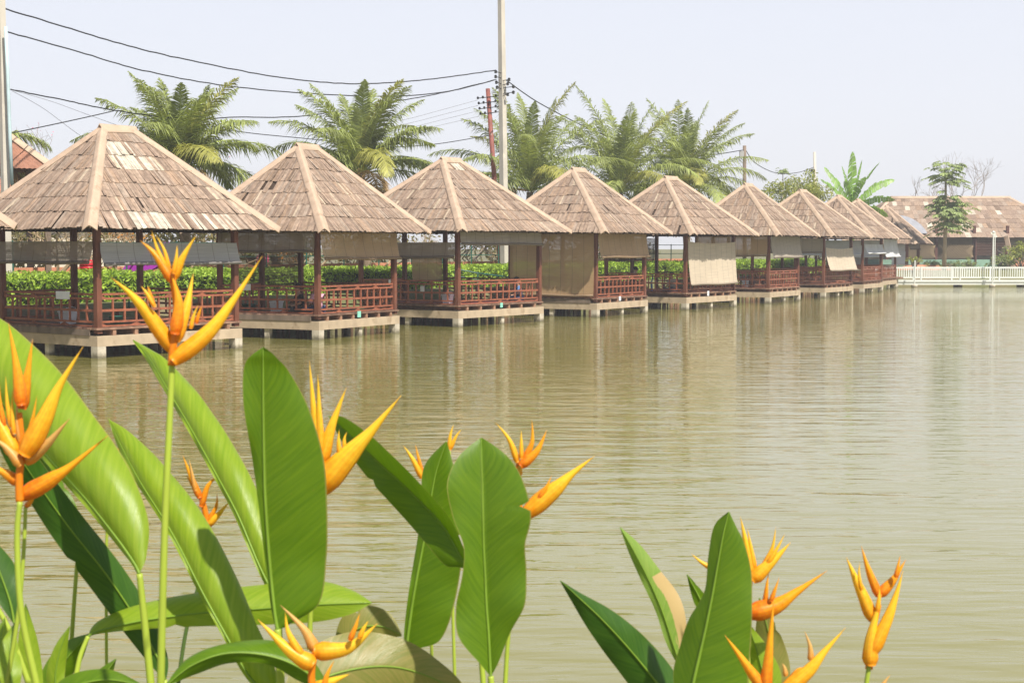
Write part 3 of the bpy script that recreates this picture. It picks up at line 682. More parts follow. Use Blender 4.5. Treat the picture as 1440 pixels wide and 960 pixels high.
# bare trees ------------------------------------------------------------
def bare_tree(name, label, base, h, rnd, mat, levels=5, r0=.09, spread=.6, nb=(2, 3), group=None, flowers=None, cat='tree', first=.30):
    root = thing(name, label, cat, base, 0, group); mb = MB(); tips = []
    def grow(p_, d, L, r_, lv):
        q = p_; pts_ = [p_]
        for k in range(3):
            d = (d + V((rnd.gauss(0, .13), rnd.gauss(0, .13), rnd.gauss(.05, .08)))).normalized(); q = q + d*L/3; pts_.append(q)
        mb.tube(pts_, [r_, r_*.9, r_*.8, r_*.7], 5, cap=False)
        if lv == 0: tips.append(q); return
        for k in range(rnd.randint(*nb)):
            dd = (d + V((rnd.gauss(0, spread), rnd.gauss(0, spread), rnd.gauss(.1, spread*.7)))).normalized()
            if dd.z < -.3: dd.z = .1
            grow(q, dd, L*rnd.uniform(.65, .9), r_*.62, lv-1)
    grow(V((0, 0, 0)), V((0, 0, 1)), h*first, r0, levels)
    mb.build('branches', mat, root)
    if flowers:
        fm = MB(); leafcloud(fm, [t_+V((rnd.gauss(0, .08), rnd.gauss(0, .08), rnd.gauss(0, .06))) for t_ in tips for k in range(flowers[1])], flowers[2], rnd); fm.build('leaves', flowers[0], root)
    return root
SHR = []
FG = 'bare frangipani trees behind the hedge'
fl = ['behind the left side of the nearest hut', 'right of the first tangle, behind the nearest hut', 'behind the middle of the nearest hut', 'behind the right end of the nearest hut', 'between the nearest and second huts', 'behind the left side of the second hut', 'behind the second hut', 'between the second and third huts', 'behind the third hut', 'behind the fourth hut', 'behind the fifth hut']
fl += ['at the far left behind the hedge', 'behind the sixth hut', 'behind the seventh hut', 'between the third and fourth huts', 'between the fourth and fifth huts']
ss = [-.6, 1.4, 3.4, 5.6, 8.3, 11.2, 14.6, 17.6, 22, 30, 37, -2.6, 45, 53, 26.5, 33.5]
for i, s in enumerate(ss):
    rnd = random.Random(40+i)
    bare_tree('frangipani_tree', 'bare tan branching tree ' + fl[i], row(s*1.15+1, 10.2+rnd.uniform(-.5, 1.0), 1.0), rnd.uniform(3.3, 3.9), rnd, M['twig'], 6, .10, .72, (2, 3), FG,
              (M['orangefl'], 1, .06) if i in (1, 4, 7) else (M['leafy'], 1, .03), first=.22)
for k, (s, lb) in enumerate(((-4, 'dense olive shrub beyond the low wall at the far left'), (3, 'dense olive shrub beyond the low wall behind the nearest hut'), (11, 'dense olive shrub beyond the low wall behind the gap after the nearest hut'), (20, 'dense olive shrub beyond the low wall behind the second hut'), (31, 'dense olive shrub beyond the low wall behind the third hut'), (43, 'dense olive shrub beyond the low wall behind the fourth hut'), (56, 'dense olive shrub beyond the low wall behind the fifth and sixth huts'))):
    SHR.append((lb, s, k))
# small low wall with pots
lw = thing('low_wall', 'low salmon rendered wall behind the hedge', 'wall', row(10, 12, 1.0))
mb = MB(); mb.bar(row(-16, 12.2, 1.55), row(62, 12.2, 1.55), .25, 1.1); o_ = mb.build('wall', M['salmon'], lw); o_.matrix_parent_inverse = Matrix.Translation(-lw.location)
pp = [(558, 'leftmost'), (582, 'second'), (606, 'third'), (640, 'rightmost')]
for k, (px_, nm) in enumerate(pp):
    p_ = row(18.2+k*1.55, 12.2, 2.1); rnd = random.Random(k)
    pr = thing('potted_plant', nm + ' of four grey plant pots on the low salmon wall behind the hedge', 'potted plant', p_, 0, 'grey plant pots on the low wall')
    mb = MB(); mb.lathe((0, 0, 0), [(.16, 0), (.24, .28), (.27, .30), (.27, .34), (.22, .34), (.2, .30)], 14); mb.build('pot', M['pot'], pr, True)
    mb = MB(); leafcloud(mb, [V((rnd.gauss(0, .12), rnd.gauss(0, .12), rnd.uniform(.34, .75))) for _ in range(140)], .06, rnd); mb.build('foliage', M['leafy'], pr)
person('standing person in pink red top and dark trousers behind the hedge', row(19.3, 11.2, 1.05), 1.2, 'stand', M['c_pinkred'], M['c_dark'])
person('standing person in magenta clothes by the third hut front corner post', row(21.4, 11.0, 1.05), 3.6, 'stand', M['c_magenta'], M['c_magenta'])
# left background building
bd = thing('house', 'grey rendered house with cream columns behind the nearest hut at the left edge', 'house', row(-6.5, 17, 1.0), TH)
mb = MB(); mb.box((-6, 0, 0), (4.5, 5, 3.4)); mb.build('wall', M['grey'], bd)
mb = MB(); mb.box((-6.4, -1.4, 3.4), (4.9, 5.4, 3.55)); mb.build('roof', M['tiles'], bd)
for x in (-5, -2, 1, 4.2): mb = MB(); mb.box((x-.17, -1.25, 0), (x+.17, -.9, 3.395)); mb.build('column', M['cream'], bd)
for x in (-3.8, -.5, 2.4):
    mb = MB(); mb.box((x-.5, -.03, .9), (x+.5, .02, 2.3)); wi = mb.build('window', M['black'], bd); mb = MB(); mb.bar((x-.55, -.05, .86), (x+.55, -.05, .86), .12, .06); mb.build('sill', M['cream'], wi)
bd = thing('house', 'low house with red tiled roof peeping between the nearest and second hut roofs', 'house', row(24, 30, 1.0), TH)
mb = MB(); mb.box((-5, 0, 0), (7, 7, 3.3)); mb.build('wall', M['cream'], bd)
mb = MB(); mb.mesh([(-5.5, -.6, 3.3), (7.5, -.6, 3.3), (7.5, 3.5, 5.3), (-5.5, 3.5, 5.3), (-5.5, 7.6, 3.3), (7.5, 7.6, 3.3), (-5.5, -.6, 3.2), (7.5, -.6, 3.2), (-5.5, 7.6, 3.2), (7.5, 7.6, 3.2)],
                   [(0, 1, 2, 3), (3, 2, 5, 4), (0, 6, 7, 1), (4, 5, 9, 8), (6, 8, 9, 7), (0, 3, 4, 8, 6), (1, 7, 9, 5, 2)]); mb.build('roof', M['tiles'], bd)
# purple slide and red bin
sd = thing('playground_slide', 'bright purple curved plastic slide panel seen through the nearest hut', 'slide', at(206, 400, 52))
sd.location.z = 1.0
mb = MB(); pr = []
for k in range(15):
    t_ = k/14; x = -.75+1.5*t_; z = .75+.95*t_**.7; pr.append((x, z))
for y0 in (-.3, .28):
    vs = [(x, y0+dy, z+dz) for x, z in pr for dy, dz in ((0, -.35-.1*sin(x*5)), (.05, -.35-.1*sin(x*5)), (.05, .28), (0, .28))]
    n = 4; fs = [(i*n+k, i*n+(k+1) % n, (i+1)*n+(k+1) % n, (i+1)*n+k) for i in range(14) for k in range(n)] + [(0, 3, 2, 1), (56, 57, 58, 59)]
    mb.mesh(vs, fs)
mb.build('side_panel', M['purple'], sd)
mb = MB(); mb.mesh([(x, y, z-.2) for x, z in pr for y in (-.25, .28)], [(2*i, 2*i+1, 2*i+3, 2*i+2) for i in range(14)]); mb.build('chute', M['purple'], sd)
for x in (-.5, .6): mb = MB(); mb.bar((x, 0, 0), (x, 0, .9), .08); mb.build('leg', M['signw'], sd)
bn = thing('litter_bin', 'red bin behind the hedge just left of the nearest hut corner post', 'bin', V((*at(124, 380, 51).xy, 1.05)))
mb = MB(); mb.lathe((0, 0, 0), [(.22, 0), (.27, 1.0), (.29, 1.02), (.29, 1.1)], 14); mb.build('bin_body', M['red'], bn, True)
mb = MB(); mb.lathe((0, 0, 1.102), [(.30, 0), (.26, .14), (.1, .22)], 14); mb.build('lid', M['red'], bn, True)
# left corrugated roof pavilion
pv = thing('pavilion', 'small pavilion with rust brown corrugated metal roof behind the hut roofs at far left', 'pavilion', V((*at(2, 300, 50).xy, 1.0)), .55)
mb = MB(); ez, az, hw = 4.35, 5.75, 1.5
def corr(mb, a_, b_, T):
    a_, b_, T = V(a_), V(b_), V(T); n = 36; nr = (b_-a_).cross(T-a_).normalized()
    for k in range(n):
        q0, q1 = a_.lerp(b_, k/n), a_.lerp(b_, (k+1)/n); h0 = nr*(.03 if k % 2 else 0); h1 = nr*(0 if k % 2 else .03)
        mb.face([q0+h0, q1+h1, T.lerp(q1, .02)+h1*.3, T.lerp(q0, .02)+h0*.3])
cs = [(-hw, -hw, ez), (hw, -hw, ez), (hw, hw, ez), (-hw, hw, ez)]
for i in range(4): corr(mb, cs[i], cs[(i+1) % 4], (0, 0, az))
rf = mb.build('roof', M['tin'], pv)
for c_ in cs:
    h = (V((0, 0, az))-V(c_)).normalized(); s_ = V((-c_[1], c_[0], 0)).normalized()
    hip_strip(c_, (0, 0, az), (s_-h*s_.dot(h)-V((0, 0, .5))).normalized(), (-s_+h*s_.dot(h)-V((0, 0, .5))).normalized(), .22, lift=.05).build('hip_cap', M['cap'], rf)
for c_ in cs: mb = MB(); mb.box((c_[0]*.8-.09, c_[1]*.8-.09, 0), (c_[0]*.8+.09, c_[1]*.8+.09, ez+.2)); mb.build('post', M['wood'], pv)

# ------------------------------------------------------------------ poles and wires
def pole(name, label, px0, py0, px1, py1, D, w0, w1, mat, sq=True, rnd=None):
    """tapered pole whose axis passes the two pixels at depth D; goes down to the ground"""
    a_ = at(px0, py0, D); b_ = at(px1, py1, D); d = (a_-b_).normalized(); g_ = b_ - d*((b_.z-1.0)/d.z)
    root = thing(name, label, 'pole', g_); mb = MB(); L = (a_-g_)
    n = 4 if sq else 10
    mb.tube([V((0, 0, 0)), L*.5, L], [w1, (w0+w1)/2, w0], n); mb.build('shaft', mat, root, not sq)
    return root, a_, g_
def hang(root, mb, nm, mat, sm=False):
    o_ = mb.build(nm, mat, root, sm); o_.matrix_parent_inverse = Matrix.Translation(-root.location); return o_
pc, tp, bs = pole('utility_pole', 'tall pale concrete utility pole in the centre rising out of the frame', 704.5, -25, 708, 250, 70, .165, .21, M['polec'])
mb = MB()
for k, (x, y) in enumerate(((697, 101), (697, 108), (698, 116), (699, 123), (714, 118), (722, 130), (714, 133), (722, 122), (716, 112))):
    p_ = at(x, y, 69.7); mb.lathe(p_-V((0, 0, .08)), [(.03, 0), (.07, .03), (.05, .07), (.075, .11), (.03, .16)], 8); mb.bar(p_, at(705, y+2, 69.9), .03)
hang(pc, mb, 'insulator', M['black'])
rp, _, _ = pole('utility_pole', 'thinner rust red leaning pole beside the tall concrete one', 686, 125, 694, 236, 72, .11, .13, M['rustpole'], False)
mb = MB()
for k in range(4):
    y = 136+k*7.5
    for x in (672+k*1.2, 679+k, 697, 703):
        p_ = at(x, y+(686-x)*.14*1, 71.8); mb.lathe(p_-V((0, 0, .06)), [(.03, 0), (.06, .03), (.045, .06), (.06, .09), (.02, .13)], 8)
    mb.bar(at(671+k, y+2.5, 71.9), at(705, y-1.5, 71.9), .035)
hang(rp, mb, 'insulator', M['black'])
wp, _, _ = pole('utility_pole', 'short weathered wooden pole with a lamp box above the fifth and sixth huts', 1047, 205, 1047, 250, 95, .11, .13, M['wood'], False)
mb = MB(); p_ = at(1043, 217, 94.8); mb.box(p_-V((.13, .12, .2)), p_+V((.13, .12, .2))); mb.bar(p_, at(1047, 215, 95), .06); hang(wp, mb, 'lamp_box', M['grey'])
fp, _, _ = pole('utility_pole', 'slender distant concrete pole with a floodlight above the seventh hut', 1145.5, 214, 1146, 270, 118, .11, .13, M['polec'], False)
mb = MB(); p_ = at(1143, 241, 117.7); mb.box(p_-V((.17, .1, .13)), p_+V((.17, .1, .13))); mb.bar(p_, at(1146, 246, 118), .05); hang(fp, mb, 'floodlight', M['black'])
lp, _, _ = pole('utility_pole', 'concrete utility pole cut by the left edge of the photo', 1, -20, 6, 190, 46, .13, .15, M['polec'])
mb = MB(); mb.tube([at(8, 38, 45.7), at(11, 110, 45.7), at(14, 190, 45.7), at(17, 260, 45.7)], .055, 8)
bp_ = hang(lp, mb, 'conduit', M['bluepipe'], True)
def spl(pts, n):
    out = []; P = [pts[0]] + list(pts) + [pts[-1]]
    for i in range(1, len(P)-2):
        for k in range(n):
            t_ = k/n; a_, b_, c_, d_ = P[i-1], P[i], P[i+1], P[i+2]
            out.append([.5*(2*b_[j]+(c_[j]-a_[j])*t_+(2*a_[j]-5*b_[j]+4*c_[j]-d_[j])*t_*t_+(3*b_[j]-a_[j]-3*c_[j]+d_[j])*t_**3) for j in range(len(b_))])
    out.append(list(pts[-1])); return out
def wire(label, pts, r_, mat=None, group=None, wob=.0):
    q = spl(pts, 10); mb = MB(); rnd = random.Random(len(label))
    mb.tube([at(*p_)+V((0, 0, rnd.uniform(-wob, wob))) for p_ in q], r_*.85, 5)
    return tag(mb.build('overhead_wire', mat or M['wire'], None, True), label, 'wire', group)
wire('uppermost thick black cable sagging from the left pole to the central pole', [(5, 12, 46), (100, 41, 50), (200, 70, 54), (300, 92, 58), (400, 110, 61), (500, 118, 64), (600, 112, 67), (697, 99, 70)], .030, wob=.012)
wire('second thick black cable below the uppermost one, left pole to central pole', [(10, 45, 46), (120, 76, 51), (200, 99, 54), (320, 121, 59), (480, 134, 64), (600, 133, 67), (695, 113, 70)], .028, wob=.012)
wire('third black cable crossing in front of the left palm crown', [(15, 126, 46), (90, 141, 50), (160, 155, 53), (260, 168, 56), (330, 165, 59), (430, 163, 62), (560, 142, 66), (640, 127, 68), (698, 112, 70)], .026, wob=.01)
wire('black cable rising from the far left pavilion to join the third cable', [(18, 187, 48), (80, 174, 51), (130, 163, 53), (160, 156, 53.5)], .022)
wire('low cable passing behind the left palms above the second and third hut roofs', [(280, 176, 62), (350, 187, 64), (430, 195, 66), (540, 206, 68), (610, 203, 70), (690, 190, 72)], .022)
wire('cable running right from the central pole down over the middle palms', [(712, 113, 70), (760, 146, 74), (840, 186, 79), (910, 208, 85), (980, 219, 90), (1046, 211, 95)], .032)
wire('slack cable between the wooden pole and the distant floodlight pole', [(1048, 210, 95), (1062, 229, 99), (1090, 243, 105), (1120, 243, 112), (1145, 235, 118)], .030)
TG = 'thin grey wires running left from the red pole'
for k, nm in enumerate(('uppermost', 'second', 'third', 'lowest')):
    wire(nm + ' of the four thin grey wires running left from the red leaning pole', [(671+k, 141+k*7.5, 72), (620, 155+k*7, 68), (575, 167+k*6.5, 65), (520, 178+k*6, 62)], .011, M['thinwire'], TG)
wire('thin grey wire slanting down from the left pole towards the nearest roof', [(17, 128, 46), (60, 152, 49), (106, 186, 52), (150, 215, 55)], .009, M['thinwire'])
wire('thin grey wire just under the third cable near the left pole', [(17, 127, 46), (70, 142, 49), (125, 162, 52), (170, 178, 55)], .009, M['thinwire'])

# ------------------------------------------------------------------ palms
def frond(mb, base, az, el, L, bend, rnd, nl=92, wide=.92, twist=0):
    d = V((cos(az)*cos(el), sin(az)*cos(el), sin(el))); side = V((-sin(az), cos(az), 0)); pts_ = [V(base)]; dirs = []
    S = 16; e = el; azz = az
    for k in range(S):
        t_ = k/S; e2 = el - bend*(t_**1.4); azz = az + twist*t_
        d = V((cos(azz)*cos(e2), sin(azz)*cos(e2), sin(e2))); dirs.append(d); pts_.append(pts_[-1]+d*L/S)
    dirs.append(dirs[-1])
    mb.tube(pts_, [.035*(1-.85*k/S)+.004 for k in range(S+1)], 4, (1.6, 1.6, 1.3), cap=False)
    for i in range(nl):
        t_ = .12 + .88*(i+.5)/nl; x = t_*S; k = min(int(x), S-1); p_ = pts_[k].lerp(pts_[k+1], x-k); d = dirs[k]
        u_ = side.cross(d)*-1
        if u_.z < 0: u_ = -u_
        ln = wide*(sin(pi*min(1, t_*1.02)**.75)**.6*.9+.12)*rnd.uniform(.85, 1.1)
        for sg in (-1, 1):
            lift = rnd.uniform(-.35, .55)
            ld = (side*sg*1.0 + d*(.55+.5*t_) + u_*lift).normalized()
            w_ = .028*rnd.uniform(.8, 1.2); m_ = p_ + ld*ln*.55 + V((0, 0, -.13*ln)); tip = p_ + ld*ln*.95 + V((0, 0, -.52*ln*rnd.uniform(.6, 1.4)))
            wv = ld.cross(u_).normalized()*w_
            c_ = rnd.uniform(.75, 1.3); cc = (c_, c_, c_*.9)
            mb.face([p_-wv*.5, m_-wv, m_+wv, p_+wv*.5], cc); mb.face([m_-wv, tip, m_+wv], cc)
def palm(label, px_, py_, D, L, n, seed, yel=3, tall=None):
    rnd = random.Random(seed); c_ = at(px_, py_, D); root = thing('coconut_palm', label, 'palm tree', (c_.x, c_.y, 1.0), 0, 'coconut palms behind the huts')
    hz = c_.z-1.0; mb = MB(); K = 10
    pts_ = [V((.15*sin(k*.5), .1*sin(k*.3), hz*k/K)) for k in range(K+1)]; off = pts_[-1].copy(); off.z = 0; pts_ = [p_-off*(k/K) for k, p_ in enumerate(pts_)]
    mb.tube(pts_, [.24-.08*k/K+.012*(k % 2) for k in range(K+1)], 10); mb.build('trunk', M['bark'], root, True)
    for i in range(n):
        f = i/(n-1); el = rad(86-76*f**1.1+rnd.uniform(-7, 7)); az = i*2.399+rnd.uniform(-.25, .25)
        mb = MB(); ll = L*(rnd.uniform(.85, 1.05)-.12*(f < .1)); frond(mb, (0.05*cos(az), .05*sin(az), hz+.05), az, el, ll, rad(30+84*f*rnd.uniform(.7, 1.3)), rnd, twist=rnd.uniform(-.5, .5))
        mb.build('frond', M['deadf'] if i == n-1 else M['palmy'] if (i % 9 == 5 or i >= n-yel//2) else M['palm'], root)
palm('coconut palm rising behind the nearest and second hut roofs', 252, 240, 56, 4.2, 32, 3)
palm('coconut palm standing alone between the second and third hut roofs', 508, 246, 62, 4.5, 32, 8)
palm('coconut palm directly right of the tall concrete pole', 745, 270, 74, 5.6, 34, 12, 5)
palm('coconut palm behind the fourth and fifth hut roofs, left of a touching pair', 872, 272, 80, 6.0, 34, 21, 4)
palm('coconut palm over the fifth hut, right of a touching pair', 962, 272, 84, 6.0, 36, 34, 5)
palm('coconut palm mostly outside the left edge with fronds by the blue pipe', -52, 215, 50, 3.4, 14, 41)

# ------------------------------------------------------------------ banana, papayas, shrubs
def bananaleaf(mb, az, el, L, w_, bend, rnd, z0):
    K = 14; p_ = V((0, 0, z0)); pts_ = [p_]; dd = []
    for k in range(K):
        e2 = el - bend*((k/K)**1.6); d = V((cos(az)*cos(e2), sin(az)*cos(e2), sin(e2))); p_ = p_+d*L/K; pts_.append(p_); dd.append(d)
    dd.append(dd[-1]); ro = rnd.choice((-1, 1))*rnd.uniform(.5, 1.1); side = V((-sin(az)*cos(ro), cos(az)*cos(ro), sin(ro)))
    mb.tube(pts_, [.04*(1-k/K)+.006 for k in range(K+1)], 5, (1.5, 1.5, 1.1), cap=False)
    for sg in (-1, 1):
        t_ = .14
        while t_ < .99:
            dt = rnd.choice((.035, .05, .07)); x0 = t_*K; x1 = min(t_+dt*.93, 1)*K; q = []
            droop = rnd.uniform(.0, .5)
            for x in (x0, x1):
                k = min(int(x), K-1); c_ = pts_[k].lerp(pts_[k+1], x-k); tt = x/K; wd = w_*(sin(pi*min(1, (tt-.10)/.9))**.5)
                q.append((c_, c_ + side*sg*wd + dd[k]*.12*wd + V((0, 0, -wd*(.15+droop)))))
            c = rnd.uniform(.8, 1.25); mb.face([q[0][0], q[1][0], q[1][1], q[0][1]] if sg > 0 else [q[0][1], q[1][1], q[1][0], q[0][0]], (c, c, c*.9)); t_ += dt
bn_ = at(1198, 290, 108); root = thing('banana_plant', 'banana plant with broad ragged leaves behind the eighth hut roof', 'banana plant', (bn_.x, bn_.y, 1.0)); rnd = random.Random(4)
hz = bn_.z - 1.0
mb = MB(); mb.tube([(0, 0, 0), (0, 0, hz*.5), (0, 0, hz)], [.24, .18, .13], 10); mb.build('trunk', M['banana'], root, True)
for az, el, L, w_, bd_ in ((1.4, 84, 4.1, .42, .15), (.3, 66, 4.0, .38, .5), (.15, 48, 3.9, .34, .8), (2.7, 62, 3.6, .40, .35), (3.3, 50, 3.2, .3, .5), (-.2, 30, 3.2, .30, 1.0), (-.4, 8, 2.8, .34, 1.1), (2.2, 78, 3.2, .28, .3), (-1.2, 70, 2.8, .3, .9), (4.2, 60, 2.8, .3, .9), (.6, 76, 3.6, .14, .1)):
    mb = MB(); bananaleaf(mb, az, rad(el), L, w_, bd_, rnd, hz-.1); mb.build('leaf', M['banana'], root)
def papaya(label, px_, pytop, D, crowns, seed, sc_=1.0, r_=.13):
    rnd = random.Random(seed); c_ = at(px_, pytop, D); root = thing('papaya_tree', label, 'papaya tree', (c_.x, c_.y, 1.0)); hz = c_.z-1.0
    mb = MB(); mb.tube([(0, 0, 0), (.03, 0, hz*.5), (0, 0, hz)], [r_*1.3, r_, r_*.6], 9); mb.build('trunk', M['papbark'], root, True)
    for (dz, n, R0, dx) in crowns:
        mb = MB()
        for i in range(n):
            az = rnd.uniform(0, 6.28); el = rnd.uniform(-.35, 1.1); L = R0*rnd.uniform(.35, 1.05)
            b_ = V((dx*rnd.random(), 0, hz+dz-.1-rnd.uniform(0, .35*R0))); e_ = b_ + V((cos(az)*cos(el), sin(az)*cos(el), sin(el)))*L; mb.tube([b_, b_.lerp(e_, .5)+V((0, 0, .05)), e_], .014*sc_, 4, (1.3, 1.3, .9), cap=False)
            nrm = V((cos(az)*.5, sin(az)*.5, rnd.uniform(-.1, .8))).normalized(); a_ = V((cos(az), sin(az), -.35)).normalized(); b2 = nrm.cross(a_).normalized(); S = .36*sc_*rnd.uniform(.8, 1.2)
            for j in range(7):
                an = -2.1+4.2*j/6; dr = a_*cos(an)+b2*sin(an); ln = S*(1-.25*abs(j-3)/3); wv = (b2*cos(an)-a_*sin(an))*ln*.26; cl = rnd.uniform(.7, 1.35)
                mb.face([e_, e_+dr*ln*.6-wv, e_+dr*ln+V((0, 0, -.3*ln)), e_+dr*ln*.6+wv], (cl, cl, cl))
        mb.build('crown', M['papaya'], root)
papaya('tall papaya tree with two tiers of leaves in front of the far long roof', 1330, 255, 113, ((.5, 80, 1.6, 0), (-1.7, 50, 1.4, .1), (-2.3, 80, 1.75, .6), (-3.0, 60, 1.5, .6)), 6, 1.15)
papaya('small distant papaya tree sticking up above the sixth and seventh huts', 1101, 240, 120, ((0, 34, .55, 0),), 9, .6, .05)
def shrub(label, c, rad_, n, mat, seed, size=.09, name='shrub', cat='shrub', zs=.75):
    rnd = random.Random(seed); root = thing(name, label, cat, (c.x, c.y, 1.0)); hz = c.z-1.0
    mb = MB()
    for i in range(9): mb.tube([(0, 0, 0), (rnd.gauss(0, .3)*rad_, rnd.gauss(0, .3)*rad_, hz*.6), (rnd.gauss(0, .6)*rad_, rnd.gauss(0, .5)*rad_, hz+rad_*.4*zs)], [.06, .04, .02], 5)
    mb.build('stem', M['greytwig'], root)
    cl = [V((rnd.gauss(0, .5)*rad_, rnd.gauss(0, .4)*rad_, hz+rnd.gauss(0, .35)*rad_*zs)) for _ in range(26)]
    pts_ = []
    for i in range(n):
        k = rnd.choice(cl); d = V((rnd.gauss(0, 1), rnd.gauss(0, 1), rnd.gauss(0, 1))).normalized()*rad_*.3*rnd.random()**.4; pts_.append(k+d)
    mb = MB(); leafcloud(mb, pts_, size, rnd); mb.build('foliage', mat, root)
for lb, s, k in SHR: shrub(lb, row(s, 15.5, 3.0), 3.0, 2600, M['dry'], 60+k, .13)
shrub('bushy yellow green shrub rising behind the sixth and seventh hut roofs', at(1128, 272, 104), 2.1, 5200, M['leafy'], 2, .11)
shrub('green shrub at the right edge beyond the white bridge', at(1436, 358, 116), 1.3, 1500, M['leafy'], 3, .10)
shrub('low dark green shrub at the foot of the leaning beam', at(1410, 368, 116), 1.0, 1600, M['papaya'], 4, .09)
shrub('small sapling shrub between the last hut and the papaya trunk', at(1286, 366, 112), .45, 500, M['leafy'], 5, .07)
for k, (px_, lb) in enumerate(((1362, 'low bush in front of the dark slatted panel of the far building'), (1312, 'low bush left of the papaya trunk beyond the bridge'), (1340, 'low bush just right of the papaya trunk beyond the bridge'))): shrub(lb, at(px_, 373, 114), .65, 800, M['papaya'], 6+k, .07)
rnd = random.Random(77); bare_tree('bare_tree', 'bare pale twiggy tree above the left end of the far long roof', V((*at(1285, 300, 150).xy, 1.0)), 8.4, rnd, M['greytwig'], 5, .12, .5, (2, 3))
rnd = random.Random(78); bare_tree('bare_tree', 'fuller half bare tree right of the papaya above the far long roof', V((*at(1372, 300, 150).xy, 1.0)), 9.0, rnd, M['greytwig'], 6, .16, .5, (2, 3), None, (M['c_pink'], 0, .05))
rnd = random.Random(79); bare_tree('bare_tree', 'bare twiggy tree at the right edge behind the far roof', V((*at(1446, 300, 150).xy, 1.0)), 6.5, rnd, M['greytwig'], 5, .10, .5, (2, 3))
rnd = random.Random(80); bare_tree('bare_shrub', 'bare shrub with small red blossoms above the nearest hut roof at far left', V((*at(62, 220, 66).xy, 1.0)), 6.6, rnd, M['greytwig'], 5, .07, .45, (2, 3), None, (M['c_pinkred'], 1, .05), 'shrub')
rnd = random.Random(81); bare_tree('bare_shrub', 'bare shrub with few red blossoms between the first two hut roofs', V((*at(342, 220, 72).xy, 1.0)), 6.0, rnd, M['greytwig'], 5, .07, .45, (2, 3), None, (M['c_pinkred'], 1, .05), 'shrub')

# ------------------------------------------------------------------ tenth hut on the far bank
rt = thing('bank_hut', 'shingled hut on the far bank directly behind the bridge end', 'hut', (30.3, 115.0, 0), TH+.1, None)
rnd = random.Random(300); hip_roof(rt, -.9, 5.6, -.9, 5.0, 3.15, 6.0, 1.0, rnd, 7)
for x, y in ((0, 0), (4.7, 0), (0, 4.1), (4.7, 4.1)): mb = MB(); mb.box((x-.11, y-.11, .6), (x+.11, y+.11, 3.5)); mb.build('post', M['post'], rt)
blind(rt, (-.1, 4.0), (-.1, 1.6), 3.1, 2.2, M['b_tan'], SO, .05)
blind(rt, (-.1, 1.1), (-.1, .1), 3.1, 1.5, M['clothw'], SO, .1)
blind(rt, (.1, -.1), (4.6, -.1), 3.1, 2.7, M['b_brown'], FO, .1)
mb = MB(); mb.box((-.1, -.1, .9), (4.8, 4.2, 1.35)); mb.build('deck', M['joist'], rt)
# ------------------------------------------------------------------ far long building
fb = thing('long_thatched_building', 'long low building with a hipped shingle roof across the far bank', 'building', (34.0, 124, 1.0))
rnd = random.Random(301)
def palef(u, v, r): return r.random() < .05 or (.0 < v < .3 and .40 < u < .60 and r.random() < .35)
hip_roof(fb, -6.2, 12.4, -2.2, 8.5, 2.7, 6.05, 10.0, rnd, 9, palef, .28, .5, .22)
for x in (-3.4, 0.6, 3.7, 6.4, 9.2, 12, 14.8): mb = MB(); mb.box((x-.11, -.6, 0), (x+.11, -.38, 3.6)); mb.build('post', M['lattice'], fb)
mb = MB(); mb.box((-5.5, 3.2, 0), (15.3, 3.4, 3.4)); mb.build('back_wall', M['cream'], fb)
mb = MB(); mb.box((-5.4, -.75, .0), (6.3, -.62, .85)); mb.build('green_panel', M['greenwall'], fb)
mb = MB(); mb.box((6.9, -.75, .0), (15, -.62, 1.0)); mb.build('red_panel', M['salmon'], fb)
for x0, x1 in ((3.75, 6.35), (9.9, 11.9)):
    mb = MB()
    for k in range(10): mb.bar((x0, -.8, 1.25+.13*k), (x1, -.8, 1.25+.13*k), .04, .06)
    for x in (x0, (x0+x1)/2, x1): mb.bar((x, -.84, .4), (x, -.84, 2.6), .09)
    mb.build('slatted_panel', M['lattice'], fb)
for x0, x1 in ((-3.3, .5), (.7, 3.6), (6.6, 9.1)):
    mb = MB(); n = int((x1-x0)/.22)
    for k in range(n): x = x0+k*.22; mb.bar((x, -.7, .95), (min(x+1.2, x1), -.7, 2.1), .025); mb.bar((x, -.69, 2.1), (min(x+1.2, x1), -.69, .95), .025)
    mb.build('lattice', M['twig'], fb)
mb = MB(); mb.bar((6.55, -3.0, -.1), (6.0, -2.6, 2.75), .16, .35); o_ = mb.build('leaning_beam', M['cap'], fb)
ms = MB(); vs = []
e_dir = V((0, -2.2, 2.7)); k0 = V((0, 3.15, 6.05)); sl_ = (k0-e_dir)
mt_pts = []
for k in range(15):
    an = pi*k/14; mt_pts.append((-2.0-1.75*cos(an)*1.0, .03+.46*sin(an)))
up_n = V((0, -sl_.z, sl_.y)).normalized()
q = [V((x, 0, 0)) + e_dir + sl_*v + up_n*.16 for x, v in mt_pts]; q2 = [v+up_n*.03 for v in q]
ms.mesh(q+q2, [tuple(range(14, -1, -1)), tuple(range(15, 30))] + [(i, i+1, i+16, i+15) for i in range(14)]); ms.build('roof_patch', M['greypatch'], fb)  # half-round grey patch set just above the front roof slope
for c_ in fb.children:
    if c_.name.split('.')[0] in ('post', 'green_panel', 'red_panel', 'slatted_panel', 'lattice'): c_.location.y = -1.2
